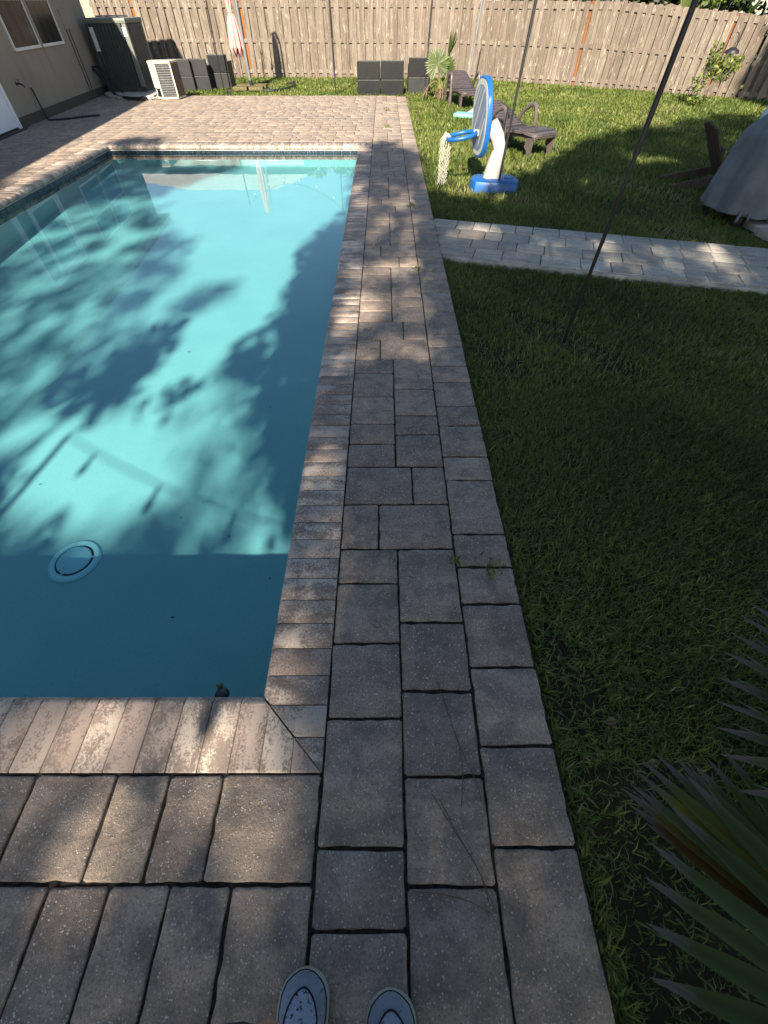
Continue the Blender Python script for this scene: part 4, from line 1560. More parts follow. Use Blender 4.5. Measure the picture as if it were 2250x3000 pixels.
# rim
rc = Vector((-0.50, -0.07, 0.575))
rr = 0.165
m = MB(); m.tube([(rc.x + rr * 1.12 * math.cos(a), rc.y + rr * math.sin(a), rc.z + 0.03 * math.cos(a)) for a in [2 * math.pi * k / 32 for k in range(33)]], 0.024, 10, cap=False)
soft(m.build('rim', M['hoop_blue'], t))
m = MB(); m.box((-0.31, -0.04, 0.60), (0.07, 0.10, 0.06), bev=0.015); soft(m.build('rim_bracket', M['hoop_white'], t))
m = MB()
hang = rc + Vector((-0.19, -0.02, -0.02))
g_ = random.Random(5)
for k in range(16):
    a = 2 * math.pi * k / 16
    x0, y0 = hang.x + 0.045 * math.cos(a), hang.y + 0.05 * math.sin(a)
    pts = [(rc.x - 0.185 + 0.02 * math.cos(a), rc.y + 0.07 * math.sin(a), rc.z + 0.02)]
    for j in range(1, 13):
        f_ = j / 12
        zig = 0.016 * (1 if (j + k) % 2 else -1)
        pts.append((x0 - 0.02 * f_ + 0.022 * math.cos(a) * (1 - f_) + zig * math.sin(a + 1.57) + g_.uniform(-.006, .006), y0 + zig * math.cos(a + 1.57) + g_.uniform(-.006, .006), rc.z - 0.49 * f_ + g_.uniform(-.008, .008)))
    m.tube(pts, 0.003, 5)
    if k % 3 == 0:
        m.tube([(rc.x - 0.19, rc.y - 0.09 + 0.012 * k, rc.z + 0.025), (rc.x - 0.225, rc.y - 0.08 + 0.012 * k, rc.z - 0.03), (rc.x - 0.22, rc.y - 0.05 + 0.01 * k, rc.z - 0.14)], 0.0042, 5)
m.build('net', M['net'], t)


# ------------------------------------------------------------------ brown loungers
def lounger(label, loc, rz):
    """foot at +X end (local), head at -X"""
    t = thing('sun_lounger', label, 'sun lounger', loc, rz, 'brown resin sun loungers on the lawn')
    hw = 0.30
    # seat: contoured slab
    def slab(path, half, th, ends):
        m = MB()
        rg = []
        for i, (x, z, hwf, tx) in enumerate(path):
            h_ = half * hwf
            c, s_ = math.cos(tx), math.sin(tx)
            sec = []
            for (yy, zz) in ((-1, -.7), (-.97, 0), (-.93, .8), (-.7, .95), (-.3, .8), (.3, .8), (.7, .95), (.93, .8), (.97, 0), (1, -.7), (.8, -1), (-.8, -1)):
                sec.append(Vector((x - s_ * zz * th / 2, yy * h_, z + c * zz * th / 2)))
            rg.append(sec)
        m.rings(rg)
        return m
    seat = [(0.62, 0.285, 0.55, -0.2), (0.60, 0.295, 0.80, -0.2), (0.52, 0.312, 0.96, -0.1), (0.35, 0.325, 1.0, 0.05), (0.1, 0.31, 1.0, 0.12), (-0.1, 0.285, 1.0, 0.0), (-0.22, 0.29, 0.98, -0.1)]
    soft(slab(seat[::-1], hw, 0.055, 0).build('seat', M['wicker_brown'], t), 60)
    back = []
    a = R(20)
    for k, wf in ((0.0, 0.98), (0.2, 1.0), (0.45, 0.98), (0.60, 0.92), (0.68, 0.80), (0.715, 0.55)):
        back.append((-0.22 - k * math.cos(a), 0.30 + k * math.sin(a), wf, -a))
    soft(slab(back[::-1], hw, 0.05, 0).build('backrest', M['wicker_brown'], t), 60)
    m = MB()
    m.box((0.2, 0, 0.265), (0.78, 0.50, 0.04), bev=0.012)
    m.build('seat_frame', M['resin_brown'], t)
    for sy in (-1, 1):
        y = sy * (hw + 0.045)
        # arm: upright post and a bow that sweeps down to the back foot
        m = MB(); m.tube(spline([(-0.02, y, 0.0), (-0.03, y, 0.25), (-0.05, y, 0.48), (-0.09, y, 0.555), (-0.17, y, 0.56), (-0.33, y, 0.47), (-0.47, y, 0.29), (-0.58, y, 0.0)], 6), [0.030] * 43, 8)
        soft(m.build('armrest', M['resin_brown'], t))
        m = MB(); m.tube([(-0.1, sy * hw * .85, 0.265), (-0.05, y, 0.27)], 0.022, 8); m.tube([(-0.45, sy * hw * .85, 0.25), (-0.50, y, 0.24)], 0.018, 8)
        m.build('arm_stay', M['resin_brown'], t)
        m = MB()
        m.prism([(0.44, 0.27), (0.56, 0.27), (0.535, 0.0), (0.485, 0.0), (0.47, 0.10), (0.40, 0.15)], sy * 0.24 - 0.02, sy * 0.24 + 0.02, Matrix(((1, 0, 0), (0, 0, 1), (0, 1, 0))))
        m.build('leg', M['resin_brown'], t)
    m = MB(); m.tube([(-0.45, -hw * .9, 0.25), (-0.45, hw * .9, 0.25)], 0.018, 8); m.build('back_stretcher', M['resin_brown'], t)
    m = MB(); m.box((-0.70, 0, 0.28), (0.5, 0.44, 0.03)); m.build('back_frame', M['resin_brown'], t)
    m = MB(); m.tube([(-0.62, -0.2, 0.28), (-0.64, -0.2, 0.0)], 0.02, 8); m.build('back_leg', M['resin_brown'], t)
    m = MB(); m.tube([(-0.62, 0.2, 0.28), (-0.64, 0.2, 0.0)], 0.02, 8); m.build('back_leg', M['resin_brown'], t)
    return t


l1 = lounger('brown sun lounger with raised back in the middle of the lawn, behind the hoop', (2.33, 9.45, Z_L), R(-58))
l1.scale = (1.0, 1.0, 1.0)
lounger('brown sun lounger farther back beside the young palm, behind the hoop backboard', (1.98, 14.3, Z_L), R(-80))

# striped float lying on the grass
t = thing('pool_float', 'aqua and blue striped pool float lying flat on the grass behind the hoop', 'pool float', (2.22, 12.95, Z_L), R(-22))
m = MB(); m.box((0, -0.32, 0.05), (1.05, 0.34, 0.07), bev=0.03); soft(m.build('foam_base', M['aqua'], t))
m = MB(); m.box((0.12, 0.12, 0.06), (0.82, 0.48, 0.06), bev=0.025); soft(m.build('mattress', M['mat_white'], t))
for k in range(9):
    m = MB(); m.box((-0.22 + 0.083 * k, 0.06, 0.0925), (0.028, 0.34, 0.008), rz=-0.25); m.build('stripe', M['mat_blue'], t)
m = MB(); m.box((0.12, 0.41, 0.075), (0.80, 0.16, 0.08), bev=0.035); soft(m.build('pillow', M['mat_blue'], t))

# ------------------------------------------------------------------ covered grill
t = thing('covered_grill', 'grill under a faded blue grey fabric cover at the edge of the lawn', 'grill', (4.55, 5.95, Z_L), 0.12)


def cover_ring(z, hx_, hy_, amp, ph, ex=5.0):
    out = []
    for k in range(72):
        a = 2 * math.pi * k / 72
        c, s_ = math.cos(a), math.sin(a)
        r = 1.0 / ((abs(c) / 1.0) ** ex + (abs(s_) / 1.0) ** ex) ** (1 / ex)
        f_ = 1 + amp * (math.sin(9 * a + ph) + 0.6 * math.sin(17 * a + 2.1 * ph) + 0.4 * math.sin(5 * a - ph))
        out.append(Vector((hx_ * r * c * f_, hy_ * r * s_ * f_, z + amp * 0.35 * math.sin(7 * a + ph))))
    return out


rg = [cover_ring(0.13, 0.665, 0.445, 0.035, 0.3, 4), cover_ring(0.17, 0.66, 0.44, 0.035, 0.3, 4), cover_ring(0.45, 0.62, 0.42, 0.026, 0.5, 4), cover_ring(0.68, 0.575, 0.39, 0.014, 0.8, 4), cover_ring(0.76, 0.565, 0.38, 0.012, 1.0, 4),
      cover_ring(0.80, 0.55, 0.36, 0.018, 1.2, 3.5), cover_ring(0.92, 0.44, 0.30, 0.012, 1.4, 3), cover_ring(1.02, 0.30, 0.23, 0.01, 1.6, 2.6), cover_ring(1.06, 0.12, 0.1, 0.01, 1.8, 2.2)]
m = MB(); m.rings(rg)
m.f = [f for f in m.f if not (len(f) == 72 and f[0] == 71)]
cv = m.build('cover', M['cover'], t, smooth=True)
cv.modifiers.new('sub', 'SUBSURF').levels = 1
cv.modifiers['sub'].render_levels = 2
tx = bpy.data.textures.new('wrinkle', 'CLOUDS'); tx.noise_scale = 0.22; tx.noise_depth = 2
dm = cv.modifiers.new('wrinkle', 'DISPLACE'); dm.texture = tx; dm.strength = 0.035; dm.mid_level = 0.5; dm.texture_coords = 'LOCAL'
so = cv.modifiers.new('thick', 'SOLIDIFY'); so.thickness = 0.005
for (x, y) in ((-0.48, -0.30), (0.48, -0.30), (-0.48, 0.30), (0.48, 0.30)):
    m = MB(); m.box((x, y, 0.30), (0.05, 0.05, 0.52)); lg = m.build('leg', M['black_metal'], t)
    m = MB(); m.lathe([(0.0, -0.015), (0.045, -0.015), (0.05, 0.0), (0.045, 0.015), (0.0, 0.015)], c=(x + 0.0, y, 0.05), n=14, axis='Y'); m.build('wheel', M['hose'], lg)
m = MB(); m.box((0, 0, 0.16), (1.0, 0.58, 0.025)); m.build('shelf', M['black_metal'], t)
m = MB(); m.box((0, 0, 0.66), (1.0, 0.56, 0.2)); m.build('firebox', M['black_metal'], t)
m = MB(); m.lathe([(0.0, 0.17), (0.15, 0.17), (0.16, 0.2), (0.16, 0.42), (0.1, 0.5), (0.0, 0.52)], c=(0.12, 0, 0.0), n=16); soft(m.build('gas_bottle', M['panel_dark'], t))
m = MB(); m.tube([(-0.62, -0.42, 0.10), (-0.50, -0.30, 0.24)], 0.014, 6); m.tube([(-0.52, -0.46, 0.12), (-0.42, -0.30, 0.24)], 0.012, 6); m.build('tool_rail', M['grey_metal'], t)

# pale sheet beyond the grill
t = thing('folded_sheet', 'pale blue sheet with a drooping cord standing behind the grill at the photo edge', 'sheet', (7.72, 11.0, Z_L))
m = MB()
m.rings([cover_ring(0.0, 0.34, 0.26, 0.05, 0.4, 3), cover_ring(0.35, 0.30, 0.22, 0.04, 0.9, 3), cover_ring(0.62, 0.20, 0.15, 0.03, 1.3, 2.6), cover_ring(0.70, 0.08, 0.06, 0.02, 1.5, 2.2)])
m.build('drape', M['cover_pale'], t, smooth=True)
m = MB(); m.tube(spline([(-0.16, -0.1, 0.62), (-0.30, -0.12, 0.50), (-0.42, -0.12, 0.18)]), 0.008, 6); m.build('cord', M['net'], t)

# ------------------------------------------------------------------ old adirondack chair
t = thing('adirondack_chair', 'weathered brown wooden adirondack chair half hidden by the covered grill', 'chair', (4.70, 7.28, Z_L), R(-8))
ti = R(-38)
for k in range(5):
    m = MB(); m.box((0, 0, 0.36), (0.022, 0.085, 0.66 - 0.035 * abs(k - 2)), bev=0.004)
    o = m.build('back_slat', M['old_wood'], t, loc=(0.0, -0.19 + 0.095 * k, 0.13))
    o.rotation_euler = (0, ti, 0)
for sy in (-1, 1):
    m = MB()
    m.prism([(-0.66, 0.0), (-0.56, 0.0), (0.02, 0.10), (0.48, 0.22), (0.50, 0.33), (0.02, 0.20), (-0.60, 0.075), (-0.68, 0.05)], sy * 0.235 - 0.016, sy * 0.235 + 0.016, Matrix(((1, 0, 0), (0, 0, 1), (0, 1, 0))))
    m.build('stringer', M['old_wood'], t)
    m = MB(); m.box((0.42, sy * 0.27, 0.16), (0.09, 0.025, 0.32)); m.build('front_leg', M['old_wood'], t)
for k in range(5):
    x = 0.06 + 0.09 * k
    m = MB(); m.box((x, 0, 0.235 + 0.026 * k), (0.078, 0.52, 0.02), bev=0.003); m.build('seat_slat', M['old_wood'], t)
m = MB(); m.box((-0.20, 0, 0.42), (0.03, 0.54, 0.07)); m.build('back_rail', M['old_wood'], t)
m = MB(); m.box((0.02, 0, 0.13), (0.03, 0.50, 0.07)); m.build('lower_rail', M['old_wood'], t)

# ------------------------------------------------------------------ shepherd hook with a domed feeder
t = thing('bird_feeder', 'domed grey bird feeder hanging from a curved shepherd hook behind the citrus shrub', 'bird feeder', (8.10, 14.55, Z_L))
soft(MB().tube(spline([(-0.05, 0, 0), (-0.05, 0, 0.95), (-0.03, 0, 1.10), (0.05, 0, 1.20), (0.13, 0, 1.17), (0.16, 0, 1.06), (0.14, 0, 1.03), (0.125, 0, 1.05)]), 0.009, 6).build('hook', M['black_metal'], t))
soft(MB().lathe([(0.0, 0.985), (0.05, 0.975), (0.14, 0.93), (0.155, 0.885), (0.15, 0.88), (0.0, 0.90)], c=(0.14, 0, 0), n=24).build('dome', M['panel_dark'], t))
soft(MB().lathe([(0.0, 0.90), (0.05, 0.90), (0.05, 0.72), (0.0, 0.72)], c=(0.14, 0, 0), n=14).build('seed_tube', M['bulb'], t))
MB().tube([(0.14, 0, 1.04), (0.14, 0, 0.97)], 0.004, 5).build('hanger', M['black_metal'], t)


# ------------------------------------------------------------------ palms
def palm_leaf(name, hub, tips, width, mat, parent, seed=0, sag=0.04, rnd=None, fold=0.35, split=True, plane=(0, 0, 1)):
    """fan leaf: one folded, tapering segment from the hub to every tip"""
    g_ = random.Random(seed)
    V, F, AL, RN = [], [], [], []
    hub = Vector(hub)
    for q, tip in enumerate(tips):
        tip = Vector(tip)
        d = tip - hub
        L = d.length
        d.normalize()
        side = d.cross(Vector(plane))
        if side.length < 1e-3: side = Vector((1, 0, 0))
        side.normalize()
        upv = side.cross(d)
        rv = rnd[q] if rnd else g_.uniform(0, 0.75)
        st = [(0.0, 0.10), (0.18, 0.45), (0.38, 0.85), (0.55, 1.0), (0.72, 0.82), (0.86, 0.48), (0.95, 0.2), (1.0, 0.03)]
        o = len(V)
        tw = g_.uniform(-.25, .25)
        for f_, w_ in st:
            c = hub + d * L * f_ + Vector((0, 0, -sag * math.sin(f_ * math.pi / 2) ** 2 + sag * 0.6 * math.sin(f_ * math.pi)))
            s2 = side * math.cos(tw * f_) + upv * math.sin(tw * f_)
            hw = width * w_ * 0.5
            V += [c - s2 * hw + upv * hw * fold, c, c + s2 * hw + upv * hw * fold]
            AL += [f_] * 3
            RN += [rv] * 3
        for i in range(len(st) - 1):
            a = o + i * 3
            for k in (0, 1):
                F += [(a + k, a + k + 1, a + 4 + k), (a + k, a + 4 + k, a + 3 + k)]
        if split:                                    # frayed tip
            c0 = hub + d * L * 0.86
            e_ = tip + side * width * g_.uniform(-.35, .35) - d * L * 0.02
            o = len(V)
            V += [c0 - side * width * .08, c0 + side * width * .08, e_]
            AL += [0.86, 0.86, 1.0]; RN += [rv] * 3
            F += [(o, o + 1, o + 2)]
    me = blade_mesh(name, np.array([tuple(v) for v in V]), np.array(F), mat, {'along': AL, 'rnd': RN})
    return link(name, me, parent)


t = thing('fan_palm', 'big fan palm with pale frayed leaf tips at the lower right, close to the deck', 'palm', (1.75, -0.35, LAWN_Z))
t.matrix_basis = Matrix.Translation((0, 0, 0))
hubA, hubB, hubC = (1.42, 0.02, 0.50), (1.03, -0.27, 0.36), (1.02, -0.36, 0.42)
base = Vector((1.75, -0.55, LAWN_Z))
f1 = [(1.34, .66, .46), (1.26, .628, .45), (1.205, .61, .44), (1.167, .589, .43), (1.121, .552, .42), (1.062, .493, .42), (1.009, .435, .42), (.958, .36, .42), (.92, .295, .42), (.887, .231, .42), (.866, .168, .42), (.87, .09, .42)]
palm_leaf('frond', hubA, f1, 0.050, M['palm'], t, 3, 0.03)
f2 = [(.95, .20, .31), (.901, .175, .30), (.854, .165, .30), (.811, .18, .30), (.767, .182, .30), (.718, .17, .30), (.692, .144, .30), (.664, .115, .30), (.642, .106, .29), (.66, .07, .27), (.70, .03, .25)]
palm_leaf('frond', hubB, f2, 0.046, M['palm'], t, 4, 0.02, rnd=[.3, .5, .2, .6, .4, .88, .93, .5, .97, .99, .98])
f3 = [(.78, .13, .38), (.724, .062, .36), (.639, -.006, .36), (.605, -.071, .36), (.577, -.146, .36), (.554, -.227, .36), (.539, -.292, .36), (.56, -.38, .36), (.60, -.47, .36)]
palm_leaf('frond', hubC, f3, 0.050, M['palm'], t, 6, 0.03, rnd=[.3, .25, .45, .5, .35, .3, .5, .2, .4])
for k, (hx_, hy_, hz_) in enumerate(((1.9, 0.5, 0.9), (2.3, -0.6, 1.0), (1.6, -1.1, 0.8), (2.2, 0.15, 0.55))):
    tp = []
    out = Vector((hx_ - base.x, hy_ - base.y, 0)).normalized()
    for q in range(16):
        a = R(-115 + 230 * q / 15)
        dr = Vector((out.x * math.cos(a) - out.y * math.sin(a), out.x * math.sin(a) + out.y * math.cos(a), 0))
        tp.append((hx_ + dr.x * 0.5, hy_ + dr.y * 0.5, hz_ + 0.1 * math.cos(a)))
    palm_leaf('frond', (hx_, hy_, hz_), tp, 0.05, M['palm'], t, 10 + k, 0.05)
for h_ in (hubA, hubB, hubC, (1.9, 0.5, 0.9), (2.3, -0.6, 1.0), (1.6, -1.1, 0.8), (2.2, 0.15, 0.55)):
    mid = base.lerp(Vector(h_), 0.55) + Vector((0, 0, 0.10))
    soft(MB().tube(spline([base + Vector((0, 0, .1)), mid, h_], 6), 0.011, 6).build('leaf_stalk', M['stem'], t))
soft(MB().tube([base - Vector((0, 0, .1)), base + Vector((0, 0, .12)), base + Vector((0.02, 0, .28))], [0.12, 0.13, 0.09], 12).build('trunk', M['bark'], t))

# young palm by the fence
t = thing('young_palm', 'young fan palm with round upright leaf and dead brown fronds beside the wicker chairs', 'palm', (1.47, 15.35, LAWN_Z))


def fan(hub, r, u, v, a0, a1, n_, width, seed, mat='palm_small', parent=None):
    g_ = random.Random(seed)
    hub, u, v = Vector(hub), Vector(u).normalized(), Vector(v).normalized()
    nrm = u.cross(v)
    tips = []
    for q in range(n_):
        a = R(a0 + (a1 - a0) * q / (n_ - 1))
        rr_ = r * g_.uniform(0.88, 1.06)
        tips.append(hub + (u * math.cos(a) + v * math.sin(a)) * rr_ + nrm * g_.uniform(-.02, .02))
    return palm_leaf('frond', hub, tips, width, M[mat], parent, seed, 0.015, split=False, plane=nrm)


fan((-0.12, -0.10, 0.66), 0.32, (1, 0, 0), (0, 0.25, 1), -55, 245, 34, 0.062, 21, parent=t)
fan((0.12, 0.0, 0.74), 0.50, (0.35, 0.5, 0), (0.2, 0, 1), 50, 105, 14, 0.05, 22, parent=t)
fan((0.15, 0.05, 0.56), 0.30, (0.6, -0.6, 0.1), (0.1, 0.3, 1), -60, 120, 16, 0.05, 23, parent=t)
for h_ in ((-0.10, -0.10, 0.66), (0.12, 0.0, 0.74), (0.15, 0.05, 0.56)):
    soft(MB().tube(spline([(0, 0, 0), (h_[0] * .4, h_[1] * .4, h_[2] * .6), h_], 5), [0.022] * 6 + [0.016] * 5, 6).build('leaf_stalk', M['stem'], t))
soft(MB().tube([(0, 0, -0.05), (0.0, 0, 0.12), (0.01, 0, 0.3)], [0.05, 0.055, 0.03], 10).build('trunk', M['dead'], t))
g_ = random.Random(3)
for pts in ([(0, 0, 0.28), (-0.15, -0.1, 0.36), (-0.30, -0.15, 0.30), (-0.44, -0.2, 0.12), (-0.46, -0.22, 0.0)], [(0, -0.03, 0.2), (-0.08, -0.12, 0.22), (-0.16, -0.2, 0.08)], [(0.02, -0.03, 0.22), (0.06, -0.15, 0.2), (0.05, -0.25, 0.03)]):
    soft(MB().tube(spline(pts, 4), 0.012, 5).build('dead_stalk', M['dead'], t))
m = MB()
for k in range(46):
    c = Vector((g_.uniform(-.16, .12), g_.uniform(-.22, .02), g_.uniform(0.04, .24)))
    if k > 30: c = Vector((-0.34 + g_.uniform(-.1, .1), -.18, 0.22 + g_.uniform(-.08, .06)))
    d_ = Vector((g_.uniform(-1, 1), g_.uniform(-1, 1), g_.uniform(-1.4, 0))).normalized() * g_.uniform(.08, .17)
    s_ = d_.cross(Vector((0, 0, 1))).normalized() * 0.012
    m.add([c - s_, c + s_, c + d_], [(0, 1, 2)])
m.build('dead_leaves', M['dead'], t)

# citrus shrub by the fence corner
t = thing('citrus_shrub', 'small yellow green citrus shrub with thin stems in front of the fence corner', 'shrub', (7.86, 14.35, LAWN_Z))
gg = np.random.default_rng(11)
cs = []
for (cx_, cy_, cz_, rx, ry, rz_, n_) in ((0.16, 0, 0.64, 0.40, 0.3, 0.24, 520), (0.40, 0.05, 0.72, 0.27, 0.2, 0.16, 170), (-0.12, 0, 0.80, 0.16, 0.15, 0.16, 110), (-0.2, 0, 0.42, 0.22, 0.2, 0.18, 130), (-0.12, -.05, 0.12, 0.24, 0.22, 0.11, 150), (-0.02, 0, 0.98, 0.07, 0.07, 0.12, 30), (-0.20, 0, 0.98, 0.05, 0.05, 0.12, 20), (0.52, 0, 0.80, .1, .1, .08, 30)):
    d_ = gg.normal(size=(n_, 3)); d_ /= np.linalg.norm(d_, axis=1)[:, None]
    cs.append(np.array([cx_, cy_, cz_]) + d_ * np.array([rx, ry, rz_]) * gg.uniform(0.25, 1, n_)[:, None] ** 0.6)
link('leaves', leaf_cloud(np.concatenate(cs), 0.075, M['leaf_bush'], 'leaves', 5, 0.5), t)
m = MB()
for k in range(14):
    a = gg.uniform(0, 6.28)
    e_ = (0.15 + 0.34 * math.cos(a), 0.2 * math.sin(a), gg.uniform(.55, .95))
    m.tube(spline([(gg.uniform(-.12, .02), gg.uniform(-.1, .05), 0), (e_[0] * .45 - .03, e_[1] * .4, e_[2] * .5), e_], 4), 0.007, 5)
m.build('stems', M['bark'], t)

# ------------------------------------------------------------------ trees behind the fence
tg = 'trees and bushes beyond the back fence'


def tree(name, label, x, y, h, r, n_, leaf, seed, mat='leaf_dark', cat='tree', z0=0.8, tr=0.10):
    t = thing(name, label, cat, (x, y, LAWN_Z), 0, tg)
    g2 = np.random.default_rng(seed)
    lim = MB()
    lim.tube([(0, 0, -0.1), (0.05, 0, h * 0.3), (-0.04, 0.05, h * 0.62)], [tr, tr * 0.8, tr * 0.5], 10)
    cl = []
    nc = 15
    for k in range(nc):
        a = g2.uniform(0, 6.28)
        rr_ = r * math.sqrt(g2.uniform(0.05, 1))
        zz = z0 + (h - z0) * g2.uniform(0.08, 1)
        rr_ *= (1.0 - 0.45 * abs((zz - z0) / (h - z0) - 0.4))
        c = np.array([rr_ * math.cos(a), rr_ * math.sin(a), zz])
        lim.tube([(0, 0.02, h * g2.uniform(.25, .6)), tuple(c * np.array([.55, .55, .9])), tuple(c)], [tr * .35, tr * .2, 0.012], 6)
        m_ = n_ // nc
        d_ = g2.normal(size=(m_, 3)); d_ /= np.linalg.norm(d_, axis=1)[:, None]
        cl.append(c + d_ * r * 0.36 * g2.uniform(.2, 1, m_)[:, None] ** .5 * np.array([1, 1, .75]))
    soft(lim.build('trunk', M['bark'], t))
    link('crown', leaf_cloud(np.concatenate(cl), leaf, M[mat], 'crown', seed, 0.45), t)
    return t


tree('dense_tree', 'dark dense tree behind the fence above the middle of the lawn', 6.2, 20.6, 3.6, 2.1, 4200, 0.24, 31)
tree('dense_tree', 'dark dense tree behind the fence beside the orange board stretch', 8.8, 19.2, 3.8, 2.1, 4200, 0.24, 32)
tree('dense_tree', 'dark tree behind the lower right fence corner', 11.4, 17.4, 4.0, 2.2, 4600, 0.24, 33)
tree('dense_tree', 'dark tree beyond the fence at the right edge', 14.0, 15.8, 4.2, 2.2, 4200, 0.24, 34)
tree('dense_tree', 'taller dark tree standing back between the others', 10.5, 22.0, 5.0, 2.8, 4200, 0.30, 35)
tree('dense_tree', 'tall dark tree standing far back over the right fence', 14.5, 20.0, 5.2, 2.8, 4200, 0.30, 36)
tree('bright_bush', 'bright green leafy bush peeking over the fence near its corner', 8.75, 16.75, 1.95, 0.55, 700, 0.13, 37, 'leaf_bright', 'bush', 0.7, 0.03)
tree('garden_tree', 'drooping tree behind the fence, mirrored in the far corner of the pool', -2.2, 25.5, 3.6, 1.8, 3000, 0.2, 38, 'leaf_bush')
tree('garden_tree', 'leafy tree behind the fence above the wicker chairs', 1.6, 25.0, 3.7, 2.0, 3000, 0.2, 39, 'leaf_bush')
t = thing('palmetto', 'spiky pale green palmetto leaf rising behind the fence', 'palm', (8.05, 17.4, LAWN_Z), 0, tg)
fan((0, 0, 1.45), 0.42, (0.8, -0.6, 0), (0, 0, 1), 35, 120, 7, 0.05, 41, parent=t)
soft(MB().tube([(0, 0, -.1), (0, 0, 1.45)], 0.018, 6).build('leaf_stalk', M['stem'], t))
t = thing('bare_trunk', 'thin leaning bare trunk behind the right fence corner', 'tree', (10.1, 16.4, LAWN_Z), 0, tg)
soft(MB().tube([(0, 0, -.1), (0.25, 0.1, 1.1), (0.62, 0.25, 2.6), (0.8, 0.3, 4.2)], [0.05, 0.045, 0.04, 0.03], 8).build('trunk', M['concrete'], t))
g2 = np.random.default_rng(44)
link('crown', leaf_cloud(np.array([.8, .3, 4.3]) + g2.normal(size=(700, 3)) * .45, 0.2, M['leaf_dark'], 'crown', 45, .45), t)

